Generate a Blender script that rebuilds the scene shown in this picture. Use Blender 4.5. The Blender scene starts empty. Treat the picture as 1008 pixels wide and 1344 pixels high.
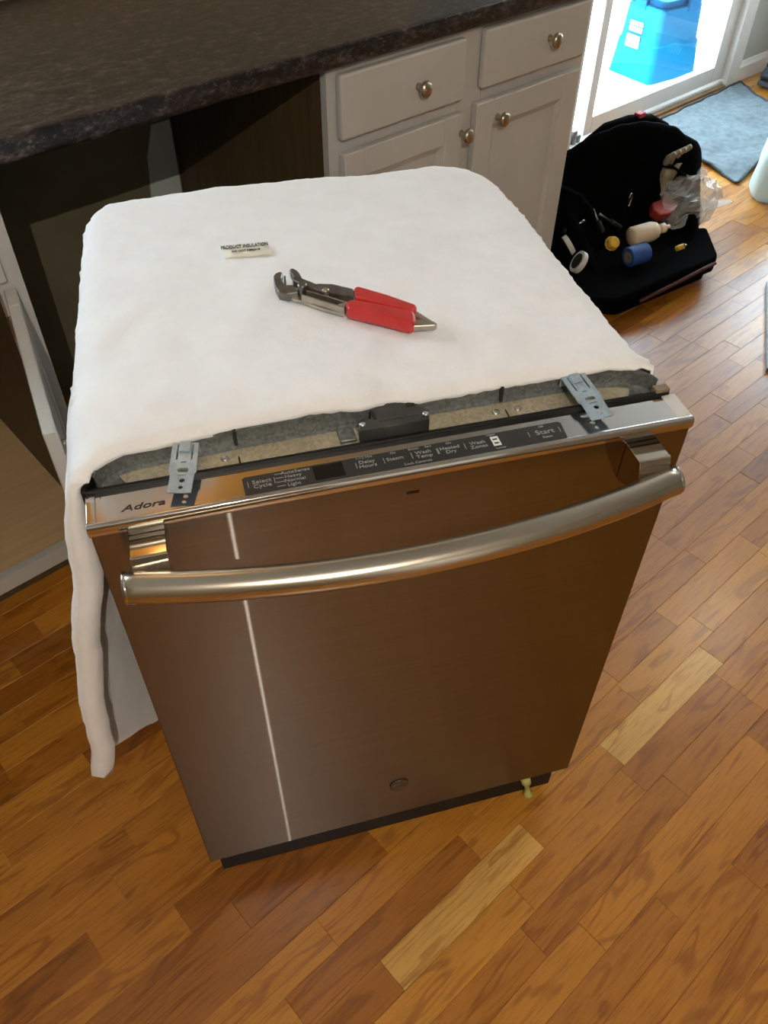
import bpy, bmesh, math, random
from mathutils import Vector, Matrix, noise

random.seed(7)
C = bpy.context.scene.collection
S = bpy.context.scene
PI = math.pi

# ------------------------------------------------------------------ camera
CAM = Vector((-0.1394, -0.5425, 1.3910))
AZ, PITCH, ROLL = math.radians(42.513), math.radians(45.981), math.radians(0.646)
FPX = 1080.04
fwd = Vector((math.sin(AZ)*math.cos(PITCH), math.cos(AZ)*math.cos(PITCH), -math.sin(PITCH)))
rgt = Vector((math.cos(AZ), -math.sin(AZ), 0))
upv = rgt.cross(fwd)
rgt, upv = rgt*math.cos(ROLL)+upv*math.sin(ROLL), upv*math.cos(ROLL)-rgt*math.sin(ROLL)
cd = bpy.data.cameras.new('camera')
cam = bpy.data.objects.new('camera', cd); C.objects.link(cam)
cd.sensor_fit = 'VERTICAL'; cd.sensor_height = 24.0
cd.lens = FPX/1344*24.0; cd.clip_start = 0.02
m = Matrix((rgt, upv, -fwd)).transposed().to_4x4(); m.translation = CAM
cam.matrix_world = m
S.camera = cam

# ------------------------------------------------------------------ world, sun, exposure
S.view_settings.view_transform = 'Standard'
S.view_settings.look = 'None'
S.view_settings.gamma = 1.0
S.view_settings.exposure = 0.0
S.view_settings.use_curve_mapping = False
W = bpy.data.worlds.new('world'); S.world = W; W.use_nodes = True
bg = W.node_tree.nodes['Background']
bg.inputs[0].default_value = (0.70, 0.85, 1.0, 1); bg.inputs[1].default_value = 15.0
sun = bpy.data.lights.new('sun', 'SUN'); sun.energy = 28.0; sun.angle = 0.02; sun.color = (1, .97, .92)
so = bpy.data.objects.new('sun', sun); C.objects.link(so)
so.rotation_euler = Vector((.62, -.06, -.8)).to_track_quat('-Z', 'Y').to_euler()
def portal(name, loc, rot, sx, sy):
    l = bpy.data.lights.new(name, 'AREA'); l.shape = 'RECTANGLE'; l.size = sx; l.size_y = sy
    l.cycles.is_portal = True
    o = bpy.data.objects.new(name, l); C.objects.link(o); o.location = loc; o.rotation_euler = rot
portal('slider_portal', (3.3, 1.62, 1.05), (-PI/2, 0, 0), 1.4, 2.1)
portal('window_portal', (-0.40, 1.50, 1.44), (-PI/2, 0, 0), 1.0, .72)
portal('dining_portal', (4.45, .965, 1.15), (0, PI/2, 0), .9, .83)
LAMP_MAIN, LAMP_DINING = 102, 14
WARM = (1.0, .90, .76)

# ------------------------------------------------------------------ materials
def mat(name, col=(.8,.8,.8), rough=.5, metal=0.0, spec=.5, **kw):
    m = bpy.data.materials.new(name); m.use_nodes = True
    b = m.node_tree.nodes['Principled BSDF']
    b.inputs['Base Color'].default_value = (*col, 1)
    b.inputs['Roughness'].default_value = rough
    b.inputs['Metallic'].default_value = metal
    b.inputs['Specular IOR Level'].default_value = spec
    for k, v in kw.items():
        b.inputs[k.replace('_', ' ')].default_value = v
    return m
def nd(m, t, **kw):
    n = m.node_tree.nodes.new(t)
    for k, v in kw.items(): setattr(n, k, v)
    return n
def lk(m, a, b): m.node_tree.links.new(a, b)
def bsdf(m): return m.node_tree.nodes['Principled BSDF']
def coords(m, scale=(1,1,1), kind='Object', rot=(0,0,0)):
    tc = nd(m, 'ShaderNodeTexCoord'); mp = nd(m, 'ShaderNodeMapping')
    mp.inputs['Scale'].default_value = scale; mp.inputs['Rotation'].default_value = rot
    lk(m, tc.outputs[kind], mp.inputs[0]); return mp.outputs[0]
def noise_tex(m, vec, scale, detail=4, rough=.55, dist=0.0):
    n = nd(m, 'ShaderNodeTexNoise'); n.inputs['Scale'].default_value = scale
    n.inputs['Detail'].default_value = detail; n.inputs['Roughness'].default_value = rough
    n.inputs['Distortion'].default_value = dist
    lk(m, vec, n.inputs['Vector']); return n
def ramp(m, fac, stops):
    r = nd(m, 'ShaderNodeValToRGB'); e = r.color_ramp.elements
    while len(e) < len(stops): e.new(.5)
    for i, (p, c) in enumerate(stops):
        e[i].position = p; e[i].color = (*c, 1)
    lk(m, fac, r.inputs[0]); return r.outputs[0]
def bump(m, h, strength=.3, dist=.002):
    b = nd(m, 'ShaderNodeBump'); b.inputs['Strength'].default_value = strength
    b.inputs['Distance'].default_value = dist
    lk(m, h, b.inputs['Height']); lk(m, b.outputs[0], bsdf(m).inputs['Normal'])
def mixc(m, fac, a, b, mode='MIX'):
    n = nd(m, 'ShaderNodeMix', data_type='RGBA', blend_type=mode)
    if isinstance(fac, (int, float)): n.inputs[0].default_value = fac
    else: lk(m, fac, n.inputs[0])
    for i, v in ((6, a), (7, b)):
        if isinstance(v, tuple): n.inputs[i].default_value = (*v, 1)
        else: lk(m, v, n.inputs[i])
    return n.outputs[2]
def mottled(name, a, b, scale=30, rough=.5, bs=0.0, **kw):
    m = mat(name, a, rough, **kw)
    v = coords(m); n = noise_tex(m, v, scale)
    lk(m, ramp(m, n.outputs[0], [(.35, a), (.65, b)]), bsdf(m).inputs['Base Color'])
    if bs: bump(m, n.outputs[0], bs)
    return m

# wood strips of the floor: per-strip tone from the mesh attribute 'tone'
M = {}
def floor_wood():
    m = mat('floor_oak', rough=.3)
    at = nd(m, 'ShaderNodeAttribute', attribute_name='tone')
    g = nd(m, 'ShaderNodeNewGeometry')
    off = nd(m, 'ShaderNodeVectorMath', operation='MULTIPLY_ADD')
    cmb = nd(m, 'ShaderNodeCombineXYZ')
    for i in range(3): lk(m, at.outputs['Fac'], cmb.inputs[i])
    lk(m, cmb.outputs[0], off.inputs[0]); off.inputs[1].default_value = (37, 53, 11)
    lk(m, g.outputs['Position'], off.inputs[2])
    def sc(x, y, z):
        mp = nd(m, 'ShaderNodeMapping'); mp.inputs['Scale'].default_value = (x, y, z)
        lk(m, off.outputs[0], mp.inputs[0]); return mp.outputs[0]
    tone = ramp(m, at.outputs['Fac'], [(0, (.25,.083,.008)), (.3, (.37,.138,.012)), (.55, (.47,.19,.018)), (.8, (.56,.26,.034)), (1, (.66,.38,.10))])
    cath = noise_tex(m, sc(2.2, 13, 1), 2.0, 2, .5, .6)          # broad cathedral figure cut into bands
    wv = nd(m, 'ShaderNodeMath', operation='MULTIPLY'); lk(m, cath.outputs[0], wv.inputs[0]); wv.inputs[1].default_value = 22
    fr = nd(m, 'ShaderNodeMath', operation='SINE'); lk(m, wv.outputs[0], fr.inputs[0])
    fig = ramp(m, fr.outputs[0], [(.40, (1,1,1)), (1.0, (.62,.52,.38))])
    pore = noise_tex(m, sc(14, 260, 1), 1.0, 5, .7)
    por = ramp(m, pore.outputs[0], [(.30, (.50,.40,.30)), (.52, (1,1,1))])
    big = noise_tex(m, sc(3, 9, 1), 1.5, 3)
    bigc = ramp(m, big.outputs[0], [(.3, (.84,.80,.74)), (.7, (1.1,1.1,1.1))])
    c = mixc(m, .75, tone, fig, 'MULTIPLY'); c = mixc(m, .7, c, por, 'MULTIPLY'); c = mixc(m, .8, c, bigc, 'MULTIPLY')
    lk(m, c, bsdf(m).inputs['Base Color'])
    b = bsdf(m); b.inputs['Coat Weight'].default_value = .7; b.inputs['Specular IOR Level'].default_value = .35; b.inputs['Coat Roughness'].default_value = .26
    rr = nd(m, 'ShaderNodeMapRange'); lk(m, big.outputs[0], rr.inputs[0]); rr.inputs[3].default_value = .28; rr.inputs[4].default_value = .48
    lk(m, rr.outputs[0], b.inputs['Roughness'])
    bump(m, pore.outputs[0], .12, .0006)
    return m
M['floor'] = floor_wood()

def brushed(name, col, rough, aniso, tangent, scratch=True, mix_rough=.3):
    """stainless sheet, grain along the panel's X axis"""
    m = bpy.data.materials.new(name); m.use_nodes = True; nt = m.node_tree
    nt.nodes.remove(nt.nodes['Principled BSDF']); out = nt.nodes['Material Output']
    gl = nd(m, 'ShaderNodeBsdfAnisotropic'); gl.distribution = 'BECKMANN'
    gl.inputs['Roughness'].default_value = rough; gl.inputs['Anisotropy'].default_value = aniso
    gl.inputs['Color'].default_value = (*col, 1)
    v = coords(m, (1.5, 1, 420)); n = noise_tex(m, v, 1.0, 3)
    lk(m, ramp(m, n.outputs[0], [(.3, tuple(x*.90 for x in col)), (.7, tuple(min(1, x*1.06) for x in col))]), gl.inputs['Color'])
    # tangent of the sheet: object-space axis taken to world space
    vt = nd(m, 'ShaderNodeVectorTransform', vector_type='VECTOR', convert_from='OBJECT', convert_to='WORLD')
    vt.inputs[0].default_value = tangent
    lk(m, vt.outputs[0], gl.inputs['Tangent'])
    g2 = nd(m, 'ShaderNodeBsdfAnisotropic'); g2.distribution = 'BECKMANN'      # long smear across the grain
    g2.inputs['Roughness'].default_value = .205; g2.inputs['Anisotropy'].default_value = .958
    g2.inputs['Color'].default_value = (*(min(1, x*1.3) for x in col), 1); lk(m, vt.outputs[0], g2.inputs['Tangent'])
    mx = nd(m, 'ShaderNodeMixShader'); mx.inputs[0].default_value = .011
    lk(m, gl.outputs[0], mx.inputs[1]); lk(m, g2.outputs[0], mx.inputs[2]); lk(m, mx.outputs[0], out.inputs[0])
    return m
M['steel_door'] = brushed('brushed_steel', (.245,.232,.220), .170, .85, (1,0,0))
M['steel_top'] = mat('steel_fascia', (.62,.60,.585), .10, 1.0)
M['steel_post'] = mat('steel_post', (.56,.50,.42), .09, 1.0)
M['steel_bar'] = mat('handle_steel', (.56,.52,.44), .24, 1.0)
M['chrome'] = mat('polished_chrome', (.62,.60,.57), .10, 1.0)
M['zinc_screw'] = mat('zinc_screw', (.62,.62,.60), .3, 1.0)

def galvanized(name, a, b, rough=.38, metal=.85):
    m = mat(name, a, rough, metal)
    v = coords(m); vo = nd(m, 'ShaderNodeTexVoronoi'); vo.inputs['Scale'].default_value = 330
    lk(m, v, vo.inputs['Vector'])
    n = noise_tex(m, v, 45, 5)
    c = ramp(m, vo.outputs['Color'], [(.2, a), (.8, b)])
    c = mixc(m, .5, c, ramp(m, n.outputs[0], [(.35, (.55,.52,.45)), (.7, (1,1,1))]), 'MULTIPLY')
    lk(m, c, bsdf(m).inputs['Base Color']); return m
M['galv'] = galvanized('galvanised_sheet', (.15,.17,.175), (.25,.27,.275), .36, .55)
M['galv_warm'] = galvanized('galvanised_shelf_lit', (.46,.41,.29), (.60,.55,.42), .42, .4)  # paler, warmer galvanised copy: brightness of the upward shelf put into colour
M['galv_light'] = galvanized('galvanised_plate', (.36,.46,.55), (.44,.54,.63), .32, .35)  # window reflection on the brackets put into the bluish colour
M['black'] = mottled('black_plastic', (.005,.005,.0055), (.009,.009,.0095), 60, .5, spec=.25)
M['glass_black'] = mat('touch_panel_glass', (.030,.030,.030), .22)
M['display'] = mat('display_window', (.004,.004,.005), .12)
M['print'] = mat('panel_print', (.30,.30,.285), .5)
M['print_white'] = mat('panel_print_white', (.72,.72,.70), .5)
M['ink'] = mat('black_ink', (.012,.012,.014), .6)
M['latch'] = mottled('latch_plastic', (.030,.032,.032), (.050,.050,.048), 40, .45)
M['badge'] = mat('badge_metal', (.045,.030,.020), .25)
M['legplastic'] = mottled('yellow_green_plastic', (.42,.42,.10), (.55,.52,.16), 60, .4)
M['tubside'] = mottled('tub_side', (.04,.04,.042), (.07,.07,.072), 15, .6)
M['cap'] = mat('cap_plastic', (.62,.58,.54), .3)

def fluff():
    m = mat('insulation_felt', (.89,.89,.90), .95, spec=.1)
    v = coords(m); n1 = noise_tex(m, v, 22, 5, .6); n2 = noise_tex(m, v, 420, 3, .7)
    lk(m, ramp(m, n1.outputs[0], [(.3, (.86,.86,.87)), (.7, (.92,.92,.93))]), bsdf(m).inputs['Base Color'])
    mx = nd(m, 'ShaderNodeMath', operation='MULTIPLY_ADD'); lk(m, n1.outputs[0], mx.inputs[0]); mx.inputs[1].default_value = 1.0
    lk(m, n2.outputs[0], mx.inputs[2]); bump(m, mx.outputs[0], .35, .002)
    bsdf(m).inputs['Sheen Weight'].default_value = .3
    bsdf(m).inputs['Subsurface Weight'].default_value = .0
    return m
M['felt'] = fluff()
M['paper'] = mottled('cream_paper', (.80,.78,.66), (.86,.84,.74), 25, .7)

def laminate():
    m = mat('dark_laminate', rough=.33, spec=.35)
    v = coords(m, (1, 1.9, 1.9), rot=(0,0,.25)); a = noise_tex(m, v, 30, 6, .74); b = noise_tex(m, v, 95, 3, .7); c2 = noise_tex(m, v, 9, 3)
    c = ramp(m, a.outputs[0], [(.36, (.005,.004,.004)), (.49, (.014,.011,.011)), (.58, (.052,.040,.038)), (.72, (.19,.16,.15))])
    s = ramp(m, b.outputs[0], [(.56, (0,0,0)), (.74, (.22,.20,.19))])
    c = mixc(m, .55, c, s, 'ADD')
    c = mixc(m, .6, c, ramp(m, c2.outputs[0], [(.3, (.6,.6,.62)), (.7, (1.05,1,.97))]), 'MULTIPLY')
    lk(m, c, bsdf(m).inputs['Base Color']); return m
M['laminate'] = laminate()
M['cabinet'] = mottled('white_cabinet_paint', (.48,.462,.43), (.51,.492,.46), 6, .38)
def rawwood(name, a, b, sc, rough=.55):
    m = mat(name, a, rough); v = coords(m, sc); n = noise_tex(m, v, 3, 6, .65, .4)
    lk(m, ramp(m, n.outputs[0], [(.3, a), (.7, b)]), bsdf(m).inputs['Base Color']); bump(m, n.outputs[0], .1, .001); return m
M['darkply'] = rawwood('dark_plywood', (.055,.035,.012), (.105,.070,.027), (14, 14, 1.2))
M['maple'] = rawwood('maple_board', (.50,.34,.17), (.62,.44,.24), (1.5, 14, 10), .4)
M['maple_dark'] = rawwood('aged_maple', (.16,.11,.06), (.22,.15,.085), (10, 2, 2))
M['wall'] = mottled('golden_wall_paint', (.62,.50,.30), (.66,.54,.33), 4, .7, .05)
M['wall_grey'] = mottled('grey_green_wall_paint', (.40,.41,.38), (.44,.45,.42), 4, .7, .05)
M['golden'] = mottled('golden_reflection', (.78,.44,.10), (.82,.48,.12), 4, .7)
M['wall_dark'] = mottled('brown_wall_paint', (.20,.16,.11), (.22,.175,.12), 4, .7, .05)
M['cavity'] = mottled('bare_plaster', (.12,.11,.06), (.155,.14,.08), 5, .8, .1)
M['drywall'] = mottled('pale_drywall', (.42,.47,.44), (.47,.52,.49), 8, .8)
M['ceiling'] = mottled('ceiling_white', (.48,.47,.44), (.52,.51,.48), 8, .9, .1)
M['trim'] = mottled('white_trim', (.72,.71,.68), (.76,.75,.72), 5, .4)
M['vinyl'] = mottled('white_vinyl', (.70,.70,.68), (.74,.74,.72), 5, .35)
M['dark'] = mottled('dark_void', (.012,.010,.008), (.02,.016,.012), 8, .8)
M['seal'] = mottled('brown_threshold', (.16,.10,.045), (.22,.14,.07), 12, .5)
M['knob'] = mottled('aged_nickel', (.42,.35,.26), (.50,.43,.33), 80, .28, metal=1.0)
M['deck'] = mottled('pale_concrete', (.72,.72,.72), (.80,.80,.80), 3, .8)
def pane_glass():
    m = bpy.data.materials.new('clear_glass'); m.use_nodes = True; nt = m.node_tree
    nt.nodes.remove(nt.nodes['Principled BSDF'])
    t = nd(m, 'ShaderNodeBsdfTransparent'); t.inputs[0].default_value = (.95,.97,.96,1)
    g = nd(m, 'ShaderNodeBsdfGlossy'); g.inputs['Roughness'].default_value = .02
    f = nd(m, 'ShaderNodeLayerWeight'); pw = nd(m, 'ShaderNodeMath', operation='POWER'); pw.inputs[1].default_value = 5; lk(m, f.outputs['Facing'], pw.inputs[0])
    ad_ = nd(m, 'ShaderNodeMath', operation='MULTIPLY_ADD'); ad_.inputs[1].default_value = .85; ad_.inputs[2].default_value = .04; lk(m, pw.outputs[0], ad_.inputs[0])
    mx = nd(m, 'ShaderNodeMixShader'); lk(m, ad_.outputs[0], mx.inputs[0]); lk(m, t.outputs[0], mx.inputs[1]); lk(m, g.outputs[0], mx.inputs[2])
    lk(m, mx.outputs[0], nt.nodes['Material Output'].inputs[0]); return m
M['glass'] = pane_glass()
def translucent(name, col, t=.5, rough=.3):
    m = bpy.data.materials.new(name); m.use_nodes = True
    b = bsdf(m); b.inputs['Base Color'].default_value = (*col, 1); b.inputs['Roughness'].default_value = rough; b.inputs['Specular IOR Level'].default_value = .06
    tr = nd(m, 'ShaderNodeBsdfTranslucent'); tr.inputs[0].default_value = (*col, 1)
    mx = nd(m, 'ShaderNodeMixShader'); mx.inputs[0].default_value = t
    lk(m, b.outputs[0], mx.inputs[1]); lk(m, tr.outputs[0], mx.inputs[2])
    lk(m, mx.outputs[0], m.node_tree.nodes['Material Output'].inputs[0]); return m
M['tub_blue'] = translucent('blue_plastic', (.0005,.098,.22), .2, .6)
M['tub_lid'] = translucent('blue_lid_plastic', (.0005,.085,.22), .2, .6)
M['white'] = mat('white_print', (.85,.85,.84), .5)
M['rug'] = mottled('slate_rug', (.085,.115,.130), (.135,.170,.185), 40, .95, .35)
M['rug_edge'] = mottled('rug_binding', (.03,.035,.04), (.05,.055,.06), 60, .9)
M['canvas'] = mottled('black_canvas', (.0010,.0010,.0012), (.0024,.0023,.0024), 220, .95, .3, spec=.03)
M['canvas_red'] = mottled('dark_red_trim', (.05,.008,.008), (.085,.014,.014), 120, .7)
M['red_tag'] = mat('red_tag', (.50,.02,.03), .6)
M['red_plastic'] = mottled('red_plastic', (.30,.03,.025), (.36,.045,.035), 30, .4)
M['bottle'] = mottled('cream_plastic', (.62,.48,.32), (.68,.54,.38), 30, .4)
M['blue_tape'] = mottled('blue_tape', (.012,.055,.22), (.018,.075,.28), 40, .6)
M['yellow'] = mottled('yellow_plastic', (.62,.36,.03), (.70,.42,.05), 40, .4)
M['tape_white'] = mottled('white_tape', (.58,.55,.50), (.66,.63,.58), 40, .6)
M['khaki'] = mottled('khaki_cloth', (.22,.18,.12), (.32,.26,.17), 50, .8)
def clearbag():
    m = bpy.data.materials.new('clear_plastic_film'); m.use_nodes = True; nt = m.node_tree
    b = bsdf(m); b.inputs['Base Color'].default_value = (.62,.60,.57,1); b.inputs['Roughness'].default_value = .12
    t = nd(m, 'ShaderNodeBsdfTransparent'); mx = nd(m, 'ShaderNodeMixShader'); mx.inputs[0].default_value = .38
    lk(m, t.outputs[0], mx.inputs[1]); lk(m, b.outputs[0], mx.inputs[2]); lk(m, mx.outputs[0], nt.nodes['Material Output'].inputs[0]); return m
M['film'] = clearbag()
M['tool_steel'] = mottled('worn_tool_steel', (.16,.15,.14), (.26,.25,.23), 60, .36, metal=.9)
M['tool_bright'] = mottled('bright_tool_steel', (.40,.36,.30), (.52,.47,.40), 60, .32, metal=.9)
M['grip'] = mottled('red_vinyl_grip', (.46,.022,.020), (.54,.032,.028), 60, .42)
M['shoe'] = mottled('navy_fabric', (.014,.020,.026), (.026,.034,.042), 60, .8)
M['pale_cloth'] = mottled('pale_blue_cloth', (.32,.40,.43), (.40,.48,.50), 40, .8)
M['pack'] = translucent('white_film', (.72,.86,.86), .3)
M['mat_green'] = mottled('green_blue_cover', (.02,.07,.06), (.03,.12,.16), 5, .3)
M['bulb'] = mat('lamp_glass', (1,.9,.75), .4, Emission_Strength=8.0); bsdf(M['bulb']).inputs['Emission Color'].default_value = (*WARM, 1)

M['amber_glow'] = mat('added_amber_glow', (.9,.7,.4), .5, Emission_Strength=4.0); bsdf(M['amber_glow']).inputs['Emission Color'].default_value = (1,.58,.20,1)  # glow of the added ceiling panel
# ------------------------------------------------------------------ helpers
def obj(name, bm, m, parent=None, loc=None, smooth=False, bevel=0, seg=2, recalc=True):
    me = bpy.data.meshes.new(name)
    if recalc: bmesh.ops.recalc_face_normals(bm, faces=bm.faces)
    bm.to_mesh(me); bm.free()
    o = bpy.data.objects.new(name, me); C.objects.link(o)
    if m: me.materials.append(m)
    if parent: o.parent = parent
    if loc: o.location = loc
    if smooth:
        for p in me.polygons: p.use_smooth = True
    if bevel:
        b = o.modifiers.new('bevel', 'BEVEL'); b.width = bevel; b.segments = seg; b.limit_method = 'ANGLE'; b.angle_limit = .6
        for p in me.polygons: p.use_smooth = True
        o.modifiers.new('wn', 'WEIGHTED_NORMAL')
    return o
def empty(name, loc, rz=0):
    o = bpy.data.objects.new(name, None); C.objects.link(o); o.location = loc; o.rotation_euler = (0,0,rz); o.empty_display_size = .05
    return o
def tag(o, label, cat, group=None):
    o['label'] = label; o['category'] = cat
    if group: o['group'] = group
    return o
def struct(o, label=None):
    o['kind'] = 'structure'
    if label: o['label'] = label
    return o
def box(bm, x0, x1, y0, y1, z0, z1):
    v = [bm.verts.new(p) for p in ((x0,y0,z0),(x1,y0,z0),(x1,y1,z0),(x0,y1,z0),(x0,y0,z1),(x1,y0,z1),(x1,y1,z1),(x0,y1,z1))]
    for f in ((3,2,1,0),(4,5,6,7),(0,1,5,4),(1,2,6,5),(2,3,7,6),(3,0,4,7)): bm.faces.new([v[i] for i in f])
    return v
def B(*a):
    bm = bmesh.new()
    for q in (a if isinstance(a[0], (tuple, list)) else [a]): box(bm, *q)
    return bm
def prism(bm, pts, d, f):
    """polygon pts extruded by d; f maps (u, v, w) to a point"""
    a = [bm.verts.new(f(u, v, 0)) for u, v in pts]; b = [bm.verts.new(f(u, v, d)) for u, v in pts]
    bm.faces.new(a); bm.faces.new(b[::-1]); n = len(pts)
    for i in range(n): bm.faces.new((a[i], a[(i+1)%n], b[(i+1)%n], b[i]))
def lathe(bm, prof, n=20, f=lambda x,y,z: (x,y,z)):
    """profile of (radius, height) spun about Z"""
    rings = []
    for r, z in prof:
        rings.append([bm.verts.new(f(r*math.cos(2*PI*i/n), r*math.sin(2*PI*i/n), z)) for i in range(n)] if r > 1e-6 else [bm.verts.new(f(0,0,z))])
    for A, D in zip(rings, rings[1:]):
        for i in range(n):
            j = (i+1)%n
            if len(A) == 1 and len(D) == 1: continue
            if len(A) == 1: bm.faces.new((A[0], D[i], D[j]))
            elif len(D) == 1: bm.faces.new((A[i], A[j], D[0]))
            else: bm.faces.new((A[i], A[j], D[j], D[i]))
    for R in (rings[0], rings[-1]):
        if len(R) > 1: bm.faces.new(R)
def tube(bm, pts, r, n=10, closed=False, rz=None):
    pts = [Vector(p) for p in pts]; rings = []
    for i, p in enumerate(pts):
        a = pts[i-1] if (i > 0 or closed) else p; b = pts[(i+1)%len(pts)] if (i < len(pts)-1 or closed) else p
        t = (b-a).normalized(); u = t.cross(Vector((0,0,1)))
        if u.length < 1e-3: u = Vector((1,0,0))
        u.normalize(); w = u.cross(t); rr = r[i] if isinstance(r, (list, tuple)) else r
        rings.append([bm.verts.new(p + u*rr*math.cos(2*PI*k/n) + w*(rz or 1)*rr*math.sin(2*PI*k/n)) for k in range(n)])
    L = list(zip(rings, rings[1:])) + ([(rings[-1], rings[0])] if closed else [])
    for A, D in L:
        for k in range(n): bm.faces.new((A[k], A[(k+1)%n], D[(k+1)%n], D[k]))
    if not closed: bm.faces.new(rings[0]); bm.faces.new(rings[-1][::-1])
def from_curve(cu, name, m, parent, mw):
    t = bpy.data.objects.new('tmp', cu); C.objects.link(t)
    dg = bpy.context.evaluated_depsgraph_get(); dg.update()
    me = bpy.data.meshes.new_from_object(t.evaluated_get(dg)); me.name = name
    bpy.data.objects.remove(t); bpy.data.curves.remove(cu)
    me.transform(mw); me.materials.clear(); me.materials.append(m)
    o = bpy.data.objects.new(name, me); C.objects.link(o)
    if parent: o.parent = parent
    return o
def text(body, size, mw, m, parent, name='lettering', sx=1.0, bold=0.0, shear=0.0, depth=.00015, align='CENTER'):
    cu = bpy.data.curves.new('t', 'FONT'); cu.body = body; cu.size = size; cu.align_x = align; cu.align_y = 'CENTER'
    cu.extrude = depth; cu.offset = bold; cu.shear = shear; cu.resolution_u = 3
    return from_curve(cu, name, m, parent, mw @ Matrix.Diagonal((sx, 1, 1, 1)))
def plate(outer, holes, th, name, m, parent, mw, bevel=.0003):
    cu = bpy.data.curves.new('c', 'CURVE'); cu.dimensions = '2D'; cu.fill_mode = 'BOTH'; cu.extrude = th/2; cu.bevel_depth = bevel
    for lp in [outer]+holes:
        s = cu.splines.new('POLY'); s.points.add(len(lp)-1)
        for p, q in zip(s.points, lp): p.co = (q[0], q[1], 0, 1)
        s.use_cyclic_u = True
    return from_curve(cu, name, m, parent, mw)
def circ(x, y, r, n=12, sx=1): return [(x+r*sx*math.cos(2*PI*i/n), y+r*math.sin(2*PI*i/n)) for i in range(n)]
def rect(x0, x1, y0, y1): return [(x0,y0),(x1,y0),(x1,y1),(x0,y1)]

# ================================================================== STRUCTURE
XL, XR, YF, YB, YK, ZC = -2.3, 4.32, -3.3, 1.47, 1.35, 2.45
fl = struct(obj('floor', B(XL, XR, YF, YB+.02, -.05, -.004), M['dark']), 'oak strip floor laid parallel to the cabinets')
# floor strips, all rows parallel to the cabinets
ROW = .0565; Y0 = -.3170
def proj(p):
    d = Vector(p)-CAM; z = d.dot(fwd)
    if z < .05: return None
    return 504+FPX*d.dot(rgt)/z, 672-FPX*d.dot(upv)/z, z
def strip_mesh(bm, lay, x0, x1, y0, y1, tone):
    g = .0001; c = .0005; dz = random.uniform(-.0003, .0003)
    x0 += g; x1 -= g; y0 += g; y1 -= g
    lo = [bm.verts.new(p) for p in ((x0,y0,-.004),(x1,y0,-.004),(x1,y1,-.004),(x0,y1,-.004))]
    mi = [bm.verts.new(p) for p in ((x0,y0,-c+dz),(x1,y0,-c+dz),(x1,y1,-c+dz),(x0,y1,-c+dz))]
    hi = [bm.verts.new(p) for p in ((x0+c,y0+c,dz),(x1-c,y0+c,dz),(x1-c,y1-c,dz),(x0+c,y1-c,dz))]
    for v in lo+mi+hi: v[lay] = tone
    for A, D in ((lo, mi), (mi, hi)):
        for i in range(4): bm.faces.new((A[i], A[(i+1)%4], D[(i+1)%4], D[i]))
    bm.faces.new(hi)
strips = []
rr = random.Random(21)
k0 = int((YF-Y0)//ROW); k1 = int((YB-Y0)//ROW)+1
for k in range(k0, k1+1):
    ya = max(YF, Y0+k*ROW); yb = min(YB+.015, Y0+(k+1)*ROW)
    if yb-ya < .006: continue
    board = (k-1)//3; br = random.Random(board*97+5)
    brk = [br.uniform(-.9, .9)+XL+i*1.55 for i in range(-1, 7)]      # shared end joint of the three-strip board
    cuts = {XL, XR}
    if k == 0: cuts |= {.121, .443, .667, .995}
    cuts |= {b for b in brk if XL+.05 < b < XR-.05 and not (k == 0 and .0 < b < 1.1)}
    cs = sorted(cuts); out = [cs[0]]
    for c in cs[1:]:
        while c-out[-1] > .52:
            if k == 0 and ((out[-1] < .13 and c == .443) or (out[-1] > .6 and c == .995)): break
            step = rr.uniform(.2, .46)
            if c-out[-1]-step < .16: step = (c-out[-1])/2
            out.append(out[-1]+step)
        out.append(c)
    bt = br.uniform(-.12, .12)
    for a, b in zip(out, out[1:]):
        t = min(.93, max(.0, rr.betavariate(2.2, 2.6)*.85+bt+.02))
        if k == 0 and abs(a-.121) < .001: t = .97
        if k == 0 and abs(a-.667) < .001: t = 1.0
        if k == 0 and abs(b-.121) < .001: t = .25
        strips.append((a, b, ya, yb, t))
vis = []
for i, (a, b, ya, yb, t) in enumerate(strips):
    best = 0
    for fx in (0, .25, .5, .75, 1):
        for fy in (0, 1):
            q = proj((a+(b-a)*fx, ya+(yb-ya)*fy, 0))
            if q and -10 < q[0] < 1018 and -10 < q[1] < 1354: best = max(best, 1/q[2]**2)
    if best: vis.append((best*(b-a)*(yb-ya), i))
vis.sort(reverse=True); picked = {i for _, i in vis[:300]}
for i in sorted(picked):
    bm = bmesh.new(); lay = bm.verts.layers.float.new('tone'); strip_mesh(bm, lay, *strips[i]); obj('plank', bm, M['floor'], fl)
bm = bmesh.new(); lay = bm.verts.layers.float.new('tone')
for i, s in enumerate(strips):
    if i not in picked: strip_mesh(bm, lay, *s)
o = obj('plank_field', bm, M['floor'], fl); o['kind'] = 'stuff'

struct(obj('ceiling', B(XL-.1, XR+.1, YF-.1, YB+.2, ZC, ZC+.08), M['ceiling']))
struct(obj('wall_left', B(XL-.1, XL, YF-.1, YB+.14, -.05, ZC), M['wall_dark']))
RY0, RY1, RZ0, RZ1 = .55, 1.38, .70, 1.60
struct(obj('wall_right', B((XR, XR+.1, YF-.1, RY0, -.05, ZC), (XR, XR+.1, RY1, YB+.14, -.05, ZC), (XR, XR+.1, RY0, RY1, -.05, RZ0), (XR, XR+.1, RY0, RY1, RZ1, ZC)), M['wall_grey']))
struct(obj('wall_front', B(XL, XR, YF-.1, YF, -.05, ZC), M['wall_dark']))
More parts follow.
